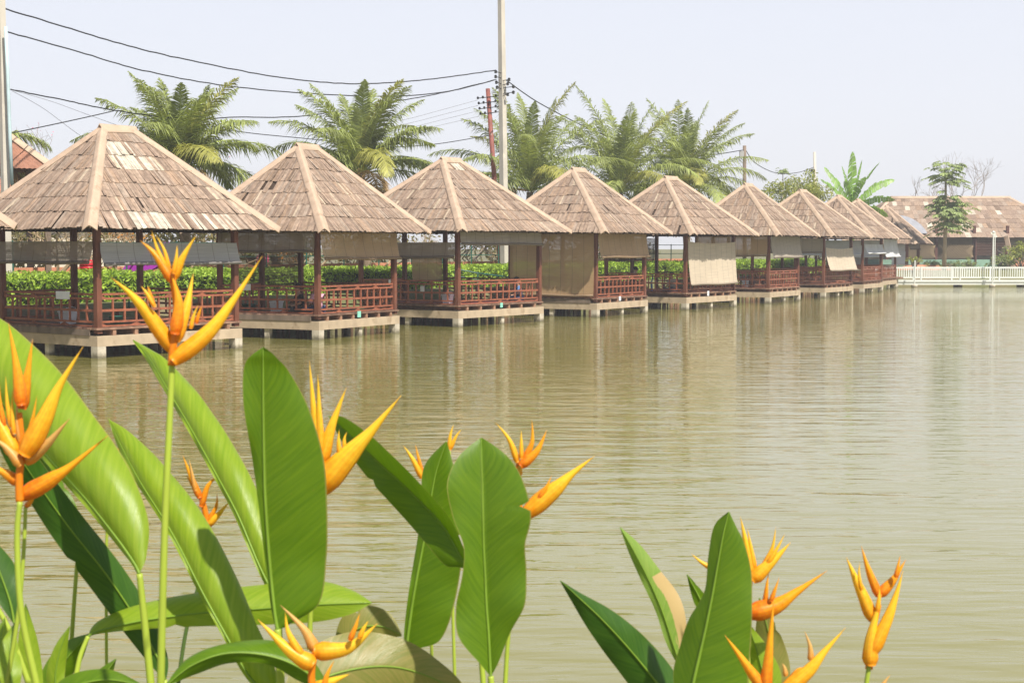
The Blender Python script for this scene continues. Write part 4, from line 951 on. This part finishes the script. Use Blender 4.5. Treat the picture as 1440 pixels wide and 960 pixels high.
# long orange planter / upturned boat on far bank
ub = thing('upturned_boat', 'long rust orange upturned hull lying on the far bank behind the railing', 'boat', (31.4, 113.8, 1.05), .05)
mb = MB(); K = 16; vs = []
for k in range(K+1):
    x = -2.2+4.4*k/K; s_ = max(.02, 1-abs(2*k/K-1)**3.2)
    for j in range(9): an = pi*j/8; vs.append((x, .42*s_*cos(an), .46*s_**.5*sin(an)))
mb.mesh(vs, [(k*9+j, k*9+j+1, (k+1)*9+j+1, (k+1)*9+j) for k in range(K) for j in range(8)]); mb.build('hull', M['salmon'], ub, True)
mb = MB(); mb.bar((-2.1, 0, .47), (2.1, 0, .47), .05, .05); mb.build('keel', M['wood'], ub)

# ------------------------------------------------------------------ bridge
br = thing('footbridge', 'low white footbridge with baluster railing crossing behind the last hut', 'footbridge', (26.5, 107.2, 0))
mb = MB(); mb.box((0, 0, .16), (40, 2.2, .42)); mb.box((0, -.06, .36), (40, 2.26, .46)); mb.build('deck', M['white'], br)
for k in range(9): mb = MB(); mb.box((1+k*4.6, .5, -1.2), (1.3+k*4.6, 1.7, .158)); mb.build('pier', M['pile'], br)
for y in (.06, 2.1):
    mb = MB(); mb.box((0, y-.03, 1.32), (40, y+.03, 1.41)); mb.box((0, y-.02, .62), (40, y+.02, .68))
    x = .12
    while x < 40: mb.box((x-.022, y-.018, .68), (x+.022, y+.018, 1.32)); x += .165
    rl = mb.build('railing', M['white'], br)
    for k in range(15): mb = MB(); mb.box((k*2.8-.045, y-.05, .46), (k*2.8+.045, y+.05, 1.44)); mb.build('post', M['white'], rl)
def lampost(label, px_, pt, D, two):
    p_ = at(px_, pt, D); r = thing('lamp_post', label, 'lamp post', (p_.x, p_.y, 0)); h_ = p_.z
    mb = MB(); mb.tube([(0, 0, -1), (0, 0, h_)], .055, 8); 
    if two: mb.tube([(.13, 0, .5), (.13, 0, h_+.1)], .035, 8); mb.bar((-.03, 0, h_-.1), (.15, 0, h_-.1), .03)
    mb.build('shaft', M['white'], r); mb = MB(); mb.lathe((0, 0, -.9), [(.22, 0), (.22, 1.08), (.14, 1.12)], 10); mb.build('base', M['pile'], r)
    if two:
        mb = MB(); mb.lathe((0, 0, h_), [(.06, 0), (.10, .06), (.08, .14), (.02, .17)], 10); mb.build('lamp_head', M['white'], r, True)
lampost('tall white twin tube post standing in the water in front of the bridge', 1397, 328, 106.2, True)
lampost('thin short post in the water before the bridge near the last hut', 1286.5, 366, 106.2, False)
sg_ = thing('timber_decking', 'dark timber walkway edge joining the last hut to the bridge', 'walkway', (24.2, 105.6, 0))
mb = MB(); mb.box((0, 0, .62), (3.4, 1.6, .74)); mb.build('deck', M['deckwood'], sg_)
for x in (.3, 3.0): mb = MB(); mb.box((x-.1, .2, -1.2), (x+.1, .4, .618)); mb.build('pile', M['pile'], sg_)

# ------------------------------------------------------------------ foreground heliconias
HG = 'heliconia leaves on the near bank'; FG2 = 'heliconia flowers on the near bank'
def ext_stem(pts, r_, mat, parent, last=None, name='stem'):
    """stem through (px,py,D) points (top to bottom) and on down to the soil"""
    q = [at(*p_) for p_ in spl(pts, 6)]; e_ = q[-1]; d = (q[-1]-q[-3]); d.normalize()
    if e_.z > 1.12:
        k = 6; tgt = V((e_.x + d.x*.25, e_.y+.05, 1.05))
        for i in range(1, k+1): t_ = i/k; q.append(e_.lerp(tgt, t_))
    mb = MB(); n = len(q)
    mb.tube([v-parent.location for v in q], [r_*(.85+.35*i/n) for i in range(n)], 8); mb.build(name, mat, parent, True)
    return q
def edge(pts, k=5, sc_=1):
    """rolled leaf: its midrib lies along the left edge of the outline"""
    out = []; pts = [(a[0], a[1], a[2], a[3]*sc_, a[4]*sc_) for a in pts]
    for i, p_ in enumerate(pts):
        a_ = pts[max(i-1, 0)]; b_ = pts[min(i+1, len(pts)-1)]; dx, dy = b_[0]-a_[0], b_[1]-a_[1]; l_ = math.hypot(dx, dy); sh = max(0, p_[3]-k)
        out.append((p_[0]+dy/l_*sh, p_[1]-dx/l_*sh, p_[2]+.01, min(p_[3], k), p_[4]+sh))
    return out
def leaf(label, pts, mat, petiole=None, fold=(20, 20), curl=(30, 30), seed=0, pet_r=.0045, stemm='stem', wav=.006):
    """pts: (px, py, D, wl, wr) from base to tip; widths in photo pixels either side of the midrib"""
    rnd = random.Random(seed+len(label)); q = spl(pts, 14); n = len(q); NA = 9; notch = {}
    for _ in range(rnd.choice((0, 0, 1, 1))):
        k_, sg_, dp_ = rnd.randint(int(n*.3), int(n*.85)), rnd.choice((-1, 1)), rnd.uniform(.15, .4)
        for o_ in (-1, 0, 1): notch[(k_+o_, sg_)] = dp_*(1, .45)[abs(o_)]
    base = at(*pts[0][:3]); root = thing('heliconia_leaf', label, 'leaf', (base.x, base.y, 1.05), 0, HG)
    P = [at(a_[0], a_[1], a_[2]) for a_ in q]; vs = []; uv = []
    # arc length
    S = [0]
    for i in range(1, n): S.append(S[-1]+(P[i]-P[i-1]).length)
    for i in range(n):
        T = (P[min(i+1, n-1)]-P[max(i-1, 0)]).normalized(); Vw = (CAM-P[i]).normalized(); Sd = T.cross(Vw).normalized(); Nn = Sd.cross(T).normalized()
        if Nn.dot(Vw) < 0: Nn = -Nn
        # image right of travel
        rp = Sd if True else -Sd
        D_ = q[i][2]; wL = max(q[i][3], .4)*D_/F; wR = max(q[i][4], .4)*D_/F; rowp = {}
        for sgn, wd, fo, cu in ((-1, wL, fold[0], curl[0]), (1, wR, fold[1], curl[1])):
            acc = V((0, 0, 0)); pl = 0; segs = []
            for j in range(NA):
                an = rad(fo + cu*((j+.5)/NA)); segs.append((cos(an), sin(an))); pl += cos(an)
            nd = notch.get((i, sgn), 0)
            for j in range(NA+1):
                if j: acc = acc + (Sd*sgn*segs[j-1][0] - Nn*segs[j-1][1])*(wd/pl)*(1-nd*(j/NA)*1.6)
                ww = wav*noise.noise(V((S[i]*14, sgn*3+seed, seed*1.7)))*(j/NA)**2*2
                rowp[sgn*j] = P[i]+acc+Nn*ww
        for j in range(-NA, NA+1): vs.append(rowp[j]-root.location); uv.append((j/NA, S[i]/.45 if False else S[i]/S[-1]))
    m_ = 2*NA+1; fs = [(i*m_+j, i*m_+j+1, (i+1)*m_+j+1, (i+1)*m_+j) for i in range(n-1) for j in range(2*NA)]
    mb = MB(); mb.mesh(vs, fs); mb.sm = True; o_ = mb.build('leaf_blade', mat, root)
    l = o_.data.uv_layers.new(name='UVMap')
    for lp in o_.data.loops: l.data[lp.index].uv = uv[lp.vertex_index]
    # raised midrib
    mb = MB(); off = []
    for i in range(n):
        Vw = (CAM-P[i]).normalized(); off.append(P[i]+Vw*.0012-root.location)
    mb.tube(off, [pet_r*.5*(1-.8*i/n) for i in range(n)], 6); mb.build('midrib', M['rib'], root, True)
    pet = petiole or [(pts[0][0], pts[0][1], pts[0][2]), (pts[0][0]+4, pts[0][1]+90, pts[0][2]), (pts[0][0]+6, pts[0][1]+180, pts[0][2])]
    ext_stem(pet, pet_r, M[stemm], root, name='petiole')
    return root
def bract(mb, pts, w_, D, rnd, uvl, depth=.0, flat=.62):
    """boat shaped pointed bract through image points"""
    P3 = [(x, y, D + depth*k) for k, (x, y) in enumerate(pts)]; q = spl(P3, 7); P = [at(*a_) for a_ in q]; n = len(P); K = 10; w0 = w_*D/F/2*.86; K = 12
    n0 = len(mb.v); vs = []
    for i, p_ in enumerate(P):
        t_ = i/(n-1); T = (P[min(i+1, n-1)]-P[max(i-1, 0)]).normalized(); Vw = (CAM-p_).normalized(); Sd = T.cross(Vw).normalized(); Nn = Sd.cross(T)
        r_ = w0*(.52 + .48*min(1, t_/.16))*max(0.02, (1-t_)**1.12 + .10*sin(pi*t_)**2*(1-t_))*1.22
        for k in range(K):
            an = 2*pi*k/K; s_ = math.copysign(abs(cos(an))**1.35, cos(an)); c_ = math.copysign(abs(sin(an))**1.35, sin(an)); s_ *= 1+.10*noise.noise(V((t_*5, k*.6, pts[0][0]*.31)))
            keel = 1.0+.25*max(0, c_)
            groove = .35 if (c_ < -.5) else 1
            vs.append(p_ + Sd*s_*r_ + Nn*c_*r_*flat*keel*groove); uvl.append((k/K, t_))
    fs = [(i*K+k, i*K+(k+1) % K, (i+1)*K+(k+1) % K, (i+1)*K+k) for i in range(n-1) for k in range(K)] + [tuple(range(K)), tuple(range((n-1)*K, n*K))]
    mb.mesh(vs, fs)
def flower(label, D, bracts, rachis, stem, seed=1, sr=.0042, stemm='stem'):
    """bracts: (points, width px, kind, ddepth); rachis: (px,py) points; stem: list of (px,py,D)"""
    rnd = random.Random(seed); b_ = at(*stem[0]) ; root = thing('heliconia_flower', label, 'flower', (b_.x, b_.y, 1.05), 0, FG2)
    for pts, w_, kind, dd in bracts:
        mb = MB(); uvl = []; bract(mb, pts, w_, D+rnd.uniform(-.012, .012), rnd, uvl, dd); mb.v = [tuple(V(v)-root.location) for v in mb.v]
        mb.sm = True; o_ = mb.build('bract' if w_ > 9 else 'floret', M['br_'+kind], root); l = o_.data.uv_layers.new(name='UVMap')
        for lp in o_.data.loops: l.data[lp.index].uv = uvl[lp.vertex_index]
    if rachis:
        mb = MB(); q = [at(*a_) for a_ in spl([(x, y, D+.004) for x, y in rachis], 6)]; n = len(q); mb.tube([v-root.location for v in q], [.0062*(1-.35*i/n) for i in range(n)], 8)
        o_ = mb.build('rachis', M['br_o'], root, True); l = o_.data.uv_layers.new(name='UVMap')
        for lp in o_.data.loops: l.data[lp.index].uv = (.3, .1)
    if stem: ext_stem(stem, sr, M[stemm], root)
    return root

# --- leaves, left clump
leaf('huge lime leaf leaning in from the left edge behind the big left flower', [(196, 806, 2.42, 3, 2), (188, 790, 2.43, 4, 22), (165, 757, 2.45, 6, 52), (120, 700, 2.49, 8, 74), (66, 640, 2.55, 8, 84), (0, 565, 2.62, 8, 88), (-70, 490, 2.70, 6, 70), (-130, 430, 2.76, 1, 1)], M['h_lime'],
     [(196, 806, 2.42), (203, 870, 2.42), (212, 960, 2.42)], (25, -68), (30, 125), 1, .006)
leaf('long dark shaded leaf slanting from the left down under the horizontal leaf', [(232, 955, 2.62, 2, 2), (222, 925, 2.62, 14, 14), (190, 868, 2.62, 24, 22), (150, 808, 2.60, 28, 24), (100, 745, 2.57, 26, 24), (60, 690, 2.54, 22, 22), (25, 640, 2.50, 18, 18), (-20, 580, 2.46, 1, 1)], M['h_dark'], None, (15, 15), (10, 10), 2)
leaf('narrow olive leaf edge just right of the big left flower stem', [(112, 742, 2.72, 1, 1), (98, 715, 2.72, 12, 10), (75, 680, 2.72, 14, 12), (50, 640, 2.72, 12, 10), (30, 600, 2.72, 1, 1)], M['h_mid'], [(112, 742, 2.72), (104, 850, 2.7), (97, 960, 2.7)], (15, 15), (20, 20), 3, .004)
leaf('smooth lime rolled leaf whose pointed tip touches the tallest flower stalk', edge([(392, 850, 2.62, 4, 4), (378, 790, 2.64, 22, 12), (352, 715, 2.68, 28, 20), (322, 655, 2.73, 30, 22), (285, 592, 2.80, 28, 20), (245, 535, 2.88, 22, 16), (210, 497, 2.95, 10, 8), (187, 478, 3.0, .5, .5)], 5, .88), M['h_lime'], None, (20, -60), (10, 125), 4)
leaf('tall upright deep green leaf, widest of the left clump', [(390, 884, 2.36, 1, 12), (386, 858, 2.36, 4, 62), (379, 790, 2.36, 6, 80), (373, 705, 2.35, 10, 86), (371, 640, 2.345, 17, 82), (370, 570, 2.34, 27, 62), (370, 520, 2.335, 27, 35), (370, 500, 2.33, 16, 17), (370, 488, 2.33, .5, .5)], M['h_mid'],
     [(390, 884, 2.36), (393, 920, 2.36), (395, 970, 2.36)], (12, -22), (6, 30), 5, .0065)
leaf('broad bright rolled leaf running diagonally beneath the tallest flower stalk', edge([(400, 1000, 2.44, 10, 10), (368, 940, 2.45, 34, 26), (340, 888, 2.46, 36, 30), (307, 822, 2.49, 40, 36), (262, 738, 2.54, 38, 36), (213, 665, 2.60, 34, 28), (180, 622, 2.65, 22, 18), (153, 589, 2.69, .5, .5)], 5, .74), M['h_lime'], None, (20, -60), (10, 125), 6)
leaf('horizontal leaf lying across the bottom of the left clump', [(124, 894, 2.58, 1, 1), (142, 886, 2.58, 15, 4), (200, 872, 2.58, 24, 12), (280, 862, 2.58, 30, 18), (360, 856, 2.58, 34, 22), (440, 850, 2.58, 34, 24), (490, 848, 2.58, 20, 16), (523, 847, 2.58, .5, .5)], M['h_lime'],
     [(124, 894, 2.58), (112, 925, 2.57), (104, 970, 2.56)], (25, 10), (45, 10), 7)
leaf('low arching green leaf at the bottom edge under the spread eagle flower', [(470, 985, 2.30, 2, 2), (430, 944, 2.28, 16, 20), (380, 922, 2.27, 12, 22), (320, 918, 2.26, 14, 14), (270, 935, 2.25, 14, 12), (232, 965, 2.24, 1, 1)], M['h_mid'], None, (30, 35), (30, 50), 8)
leaf('broad olive tan leaf spreading right along the bottom edge', [(400, 1000, 2.38, 2, 2), (440, 960, 2.40, 40, 30), (500, 940, 2.43, 52, 40), (560, 938, 2.46, 40, 40), (620, 958, 2.49, 22, 30), (668, 988, 2.52, 1, 1)], M['h_old'], None, (6, 6), (18, 20), 9)
leaf('olive pointed leaf peeping above the broad tan leaf', [(470, 915, 2.66, 2, 2), (500, 885, 2.66, 28, 28), (535, 880, 2.66, 24, 22), (565, 893, 2.66, 1, 1)], M['h_old'], None, (10, 10), (15, 15), 10)
leaf('folded leaf with a dark upper half pointing up left at the middle flower', [(657, 800, 2.50, 2, 2), (648, 782, 2.50, 24, 8), (622, 738, 2.52, 34, 14), (578, 692, 2.55, 32, 18), (530, 648, 2.58, 26, 20), (492, 612, 2.61, 16, 14), (464, 585, 2.64, .5, .5)], M['h_mid'],
     [(657, 800, 2.50), (672, 880, 2.5), (680, 965, 2.5)], (18, -62), (25, -10), 11)
leaf('upright leaf half hidden behind the front middle leaf', [(572, 912, 2.66, 2, 6), (574, 890, 2.66, 6, 45), (583, 830, 2.66, 8, 58), (598, 750, 2.66, 10, 55), (606, 700, 2.66, 14, 46), (614, 660, 2.66, 18, 30), (628, 620, 2.66, .5, .5)], M['h_mid'],
     [(572, 912, 2.66), (566, 940, 2.66), (560, 975, 2.66)], (15, -40), (10, 30), 12, .007)
leaf('front middle upright leaf with wavy edge and yellow green left half', [(690, 950, 2.34, .5, .5), (689, 930, 2.34, 14, 12), (687, 890, 2.34, 42, 30), (684, 850, 2.34, 43, 53), (682, 805, 2.34, 32, 58), (680, 765, 2.34, 28, 58), (679, 725, 2.34, 42, 67), (678, 680, 2.345, 49, 58), (677, 645, 2.35, 34, 38), (677, 615, 2.36, .5, .5)], M['h_mid'],
     [(690, 950, 2.34), (692, 975, 2.34)], (-28, -30), (18, 22), 13, .0055)
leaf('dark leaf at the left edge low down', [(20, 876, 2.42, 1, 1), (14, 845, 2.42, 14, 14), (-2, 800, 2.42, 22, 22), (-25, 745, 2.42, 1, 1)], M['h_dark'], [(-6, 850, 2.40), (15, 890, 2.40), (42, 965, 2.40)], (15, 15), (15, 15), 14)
leaf('small bright lime leaf in the bottom left corner', [(20, 985, 2.2, 2, 2), (16, 950, 2.2, 16, 14), (14, 910, 2.22, 14, 12), (20, 875, 2.24, .5, .5)], M['h_lime'], None, (15, 15), (15, 15), 15)
leaf('slim lime leaf standing behind the big left flower stems', [(60, 985, 2.50, 2, 2), (48, 950, 2.50, 14, 12), (40, 900, 2.50, 14, 12), (36, 848, 2.50, .5, .5)], M['h_lime'], None, (15, 15), (15, 15), 16)
leaf('green leaf rising to the bend of the horizontal leaf', [(50, 985, 2.64, 2, 2), (75, 950, 2.64, 18, 18), (100, 918, 2.64, 18, 18), (127, 890, 2.64, .5, .5)], M['h_mid'], None, (15, 15), (15, 15), 17)
leaf('small pointed leaf tip at the bottom edge left of the diagonal leaf', [(128, 990, 2.5, 2, 2), (140, 960, 2.5, 14, 12), (163, 926, 2.5, .5, .5)], M['h_mid'], None, (15, 15), (15, 15), 18)
leaf('broad lime leaf rising from the bottom left corner edge', [(-20, 1010, 2.34, 2, 2), (-6, 960, 2.34, 20, 18), (-2, 915, 2.35, 20, 16), (6, 868, 2.37, .5, .5)], M['h_lime'], None, (20, 15), (20, 20), 31)
leaf('low green leaf lying at the bottom edge left of the arching leaf', [(60, 1000, 2.30, 2, 2), (95, 968, 2.28, 16, 18), (150, 955, 2.27, 14, 16), (205, 965, 2.26, .5, .5)], M['h_mid'], None, (20, 15), (30, 20), 32)
leaf('thin bright leaf blade between the bottom left stems', [(85, 1000, 2.56, 2, 2), (78, 955, 2.56, 12, 12), (84, 915, 2.56, 9, 10), (98, 880, 2.56, .5, .5)], M['h_lime'], None, (20, 15), (20, 20), 33)
# --- leaves, right clump
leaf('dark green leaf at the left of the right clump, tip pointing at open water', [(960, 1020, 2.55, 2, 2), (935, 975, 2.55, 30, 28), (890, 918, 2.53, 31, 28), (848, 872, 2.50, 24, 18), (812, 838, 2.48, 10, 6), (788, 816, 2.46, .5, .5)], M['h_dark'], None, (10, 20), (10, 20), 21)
leaf('narrow leaf with a dried tan torn edge in the right clump', [(958, 940, 2.62, 2, 2), (945, 900, 2.62, 9, 22), (930, 855, 2.62, 9, 30), (910, 810, 2.62, 10, 20), (890, 772, 2.62, 7, 12), (872, 741, 2.62, .5, .5)], M['h_dry'], None, (15, 10), (20, 10), 22)
leaf('tallest upright leaf of the right clump', [(966, 1010, 2.38, 10, 50), (975, 960, 2.38, 30, 74), (984, 920, 2.38, 30, 70), (993, 880, 2.38, 26, 64), (1002, 835, 2.38, 12, 56), (1010, 790, 2.38, 15, 46), (1017, 752, 2.38, 16, 28), (1021, 735, 2.38, 12, 14), (1025, 719, 2.38, .5, .5)], M['h_mid'], None, (35, -22), (10, 40), 23, .006)
leaf('little leaf tip just left of the tallest right leaf', [(1000, 880, 2.66, 2, 2), (986, 845, 2.66, 10, 9), (966, 807, 2.66, .5, .5)], M['h_mid'], None, (15, 15), (15, 15), 24)
leaf('pale tan green leaf behind the right clump flowers', [(1098, 1000, 2.72, 2, 2), (1090, 950, 2.72, 24, 22), (1082, 895, 2.72, 20, 16), (1068, 840, 2.72, .5, .5)], M['h_old'], None, (10, 10), (15, 15), 25)
leaf('lime leaf low behind the tallest right leaf', [(1082, 1000, 2.55, 2, 2), (1076, 960, 2.55, 26, 24), (1066, 920, 2.55, 20, 18), (1052, 875, 2.55, .5, .5)], M['h_lime'], None, (15, 15), (15, 15), 26)
# --- flowers
flower('tallest yellow orange flower on a long straight stalk against the nearest hut', 2.00, [
    ([(243, 508), (292, 468), (328, 422), (369, 360)], 30, 'y', .01), ([(243, 492), (212, 447), (185, 415), (156, 390)], 27, 'y', -.01), ([(246, 480), (262, 432), (272, 384)], 24, 'y', .01),
    ([(246, 470), (251, 425), (240, 382)], 22, 'o', 0), ([(242, 395), (220, 360), (197, 338)], 18, 'o', 0), ([(234, 378), (222, 352), (213, 324)], 9.5, 'y', 0), ([(238, 380), (231, 352), (219, 330)], 8, 'y', 0),
    ([(244, 392), (258, 360), (276, 331)], 16, 'y', 0), ([(244, 385), (248, 362), (249, 344)], 9, 'y', 0), ([(218, 432), (206, 412), (198, 402)], 8, 'y', 0), ([(216, 428), (210, 410), (208, 402)], 7, 'o', 0),
    ([(268, 462), (272, 445), (279, 428)], 8, 'y', 0), ([(276, 455), (280, 440), (284, 430)], 7, 'o', 0)],
    [(242, 514), (244, 480), (249, 440), (242, 390)], [(242, 514, 2.00), (238, 600, 2.00), (231, 760, 2.00), (226, 960, 2.00)], 1, .0048)
flower('large crowded orange flower at the left edge with faded brown bracts', 2.12, [
    ([(30, 698), (70, 675), (100, 655), (152, 612)], 30, 'o', 0), ([(27, 678), (5, 664), (-22, 650)], 20, 'o', 0), ([(34, 640), (62, 590), (82, 545), (117, 487)], 34, 'y', 0),
    ([(30, 570), (24, 520), (12, 454)], 22, 'o', 0), ([(31, 575), (38, 530), (46, 477)], 21, 'o', 0), ([(36, 650), (68, 622), (98, 588)], 22, 't', -.01), ([(24, 640), (2, 600), (-18, 560)], 30, 'y', 0), ([(30, 655), (10, 630), (-15, 612)], 18, 't', 0),
    ([(16, 600), (10, 565), (8, 528)], 9, 'y', 0), ([(6, 600), (0, 565), (-2, 530)], 9, 'o', 0), ([(28, 620), (24, 590), (24, 560)], 9, 't', 0), ([(38, 620), (46, 588), (52, 556)], 9, 'o', 0), ([(20, 610), (17, 580), (18, 545)], 8, 'y', 0)],
    [(28, 705), (27, 670), (31, 630), (27, 580)], [(28, 705, 2.12), (24, 760, 2.12), (30, 860, 2.12), (51, 960, 2.12)], 2, .0046)
flower('thin second stalk beside the big left flower with a small hidden bud', 2.20, [([(36, 712), (44, 704), (50, 696)], 10, 'o', 0)], None, [(36, 712, 2.20), (33, 780, 2.20), (26, 860, 2.20), (10, 960, 2.20)], 12, .0032)
flower('small orange flower between the two lime rolled leaves', 2.75, [
    ([(281, 700), (268, 668), (257, 640)], 12, 'o', 0), ([(280, 695), (270, 680), (262, 668)], 10, 'o', 0), ([(283, 712), (293, 682), (311, 666)], 11, 'o', 0), ([(292, 738), (308, 722), (324, 703)], 13, 'y', 0), ([(290, 735), (304, 712), (305, 692)], 9, 'o', 0), ([(275, 690), (270, 665), (266, 645)], 7, 't', 0)],
    [(293, 742), (285, 705), (275, 688)], [(293, 742, 2.75), (285, 800, 2.75), (262, 885, 2.75), (250, 965, 2.75)], 3, .0035, 'stemd')
flower('yellow orange flower with one long lance bract right of the tall upright leaf', 2.48, [
    ([(448, 640), (441, 575), (435, 506)], 16, 'y', 0), ([(452, 640), (449, 580), (447, 526)], 14, 'y', 0), ([(452, 650), (466, 600), (487, 545)], 24, 'y', 0), ([(450, 688), (485, 645), (520, 608), (564, 556)], 44, 'y', 0), ([(478, 640), (476, 620), (477, 604)], 9, 'y', 0), ([(485, 635), (484, 618), (488, 607)], 8, 'y', 0)],
    [(446, 700), (446, 670), (450, 630)], [(446, 700, 2.48), (440, 780, 2.48), (436, 880, 2.48), (434, 970, 2.48)], 4)
flower('small flower peeping above the folded leaf, left of the upright pair', 2.78, [
    ([(594, 672), (580, 645), (567, 626)], 11, 'y', 0), ([(595, 668), (588, 642), (584, 624)], 7, 'o', 0), ([(596, 668), (584, 650), (573, 636)], 9, 'y', 0)], None, [(595, 672, 2.78), (600, 780, 2.78), (606, 880, 2.78), (608, 970, 2.78)], 5, .003)
flower('tiny yellow flower tips between the two middle upright leaves', 2.80, [
    ([(632, 632), (633, 613), (638, 596)], 8, 'y', 0), ([(633, 632), (641, 614), (649, 603)], 7, 'y', 0)], None, [(632, 634, 2.80), (634, 760, 2.80), (640, 970, 2.80)], 6, .003)
flower('claw shaped orange flower right of the front middle leaf with a long lower bract', 2.50, [
    ([(728, 650), (716, 618), (697, 594)], 11, 'y', 0), ([(733, 645), (733, 622), (733, 604)], 8, 'y', 0), ([(735, 648), (748, 622), (748, 590)], 12, 'o', 0), ([(732, 655), (755, 634), (769, 604)], 17, 'o', 0), ([(728, 668), (731, 658), (734, 646)], 14, 'y', 0),
    ([(738, 724), (778, 690), (802, 668), (836, 641)], 32, 'y', 0), ([(758, 700), (768, 685), (776, 668)], 9, 'o', 0), ([(764, 697), (772, 688), (780, 683)], 8, 't', 0)],
    [(735, 735), (728, 700), (727, 665), (731, 648)], [(735, 735, 2.50), (728, 800, 2.50), (716, 880, 2.50), (710, 970, 2.50)], 7, .0036)
flower('spread eagle orange flower at the bottom edge in front of the upright leaf', 2.12, [
    ([(441, 935), (405, 912), (362, 870)], 30, 'y', 0), ([(444, 915), (428, 885), (394, 850)], 20, 't', 0), ([(425, 922), (406, 890), (401, 860)], 14, 'y', 0), ([(442, 915), (490, 910), (531, 876)], 32, 'y', 0), ([(492, 900), (500, 880), (506, 861)], 10, 'o', 0), ([(505, 897), (512, 882), (518, 872)], 9, 'y', 0),
    ([(438, 970), (465, 958), (492, 947)], 22, 'y', 0), ([(455, 968), (460, 948), (470, 928)], 11, 'o', 0)],
    [(441, 985), (438, 950), (443, 915)], [(441, 985, 2.12), (442, 1010, 2.12)], 8)
flower('orange flower with a long dark orange bract right of the tallest right leaf', 2.48, [
    ([(1058, 812), (1050, 768), (1041, 726)], 18, 'y', 0), ([(1061, 800), (1056, 770), (1051, 742)], 10, 'y', 0), ([(1057, 815), (1085, 790), (1112, 762)], 24, 'y', 0), ([(1072, 798), (1086, 770), (1091, 740)], 9, 'y', 0), ([(1080, 792), (1092, 772), (1104, 750)], 9, 'y', 0),
    ([(1052, 862), (1090, 852), (1120, 832), (1163, 802)], 32, 'o', 0), ([(1076, 848), (1078, 825), (1081, 804)], 9, 'o', 0), ([(1084, 845), (1090, 828), (1096, 811)], 8, 'o', 0), ([(1000, 798), (986, 790), (972, 778)], 9, 'y', 0)],
    [(1050, 880), (1052, 845), (1056, 805)], [(1050, 880, 2.48), (1052, 930, 2.48), (1056, 985, 2.48)], 9)
flower('front orange flower with two upright spear bracts at the bottom of the right clump', 2.14, [
    ([(1078, 975), (1050, 935), (1019, 892)], 22, 'o', 0), ([(1076, 972), (1082, 910), (1088, 842)], 20, 'o', 0)], [(1078, 990), (1077, 965)], [(1078, 990, 2.14), (1079, 1015, 2.14)], 10)
flower('orange flower with a forked bract low at the right of the right clump', 2.20, [
    ([(1100, 972), (1135, 945), (1160, 915), (1189, 882)], 26, 'y', 0), ([(1140, 928), (1139, 908), (1131, 886)], 11, 't', 0), ([(1112, 958), (1124, 942), (1136, 938)], 14, 'o', 0), ([(1105, 950), (1103, 938), (1100, 932)], 9, 't', 0)], None, [(1100, 975, 2.20), (1098, 1010, 2.20)], 11)
flower('slender separate flower farthest right on its own green stalk', 2.36, [
    ([(1224, 935), (1226, 890), (1240, 835)], 26, 'y', 0), ([(1228, 872), (1206, 820), (1190, 783)], 22, 'y', 0), ([(1236, 838), (1221, 800), (1211, 767)], 15, 'o', 0), ([(1236, 836), (1256, 815), (1274, 786)], 19, 'o', 0), ([(1226, 918), (1252, 860), (1270, 802)], 24, 'y', 0), ([(1260, 812), (1263, 795), (1266, 780)], 8, 'o', 0), ([(1212, 830), (1208, 808), (1209, 790)], 7, 'y', 0), ([(1234, 860), (1236, 840), (1237, 825)], 9, 'y', 0)],
    [(1222, 940), (1225, 900), (1236, 850)], [(1222, 936, 2.36), (1218, 965, 2.36), (1214, 1000, 2.36)], 13)
flower('faded small flower tip at the bottom edge just right of the farthest right stalk', 2.50, [([(1236, 975), (1243, 960), (1252, 948)], 10, 't', 0)], None, [(1236, 975, 2.5), (1235, 1000, 2.5)], 14, .003)
flower('tiny orange bud tip behind the huge lime leaf, near the horizontal flower bract', 2.85, [([(158, 650), (165, 636), (174, 622)], 13, 'o', 0)], None, [(158, 650, 2.85), (150, 760, 2.85), (150, 970, 2.85)], 15, .003)

# ------------------------------------------------------------------ haze
mb = MB(); mb.box((-130, -8, -2.2), (160, 200, 26)); m, t, p, o = newmat('haze_air'); t.nodes.remove(p)
pvn = N(t, 'ShaderNodeVolumePrincipled'); pvn.inputs['Density'].default_value = .0011; pvn.inputs['Color'].default_value = (.93, .95, 1, 1); pvn.inputs['Anisotropy'].default_value = .2
t.links.new(pvn.outputs[0], o.inputs['Volume']); hz_ = mb.build('haze', m); hz_['kind'] = 'stuff'
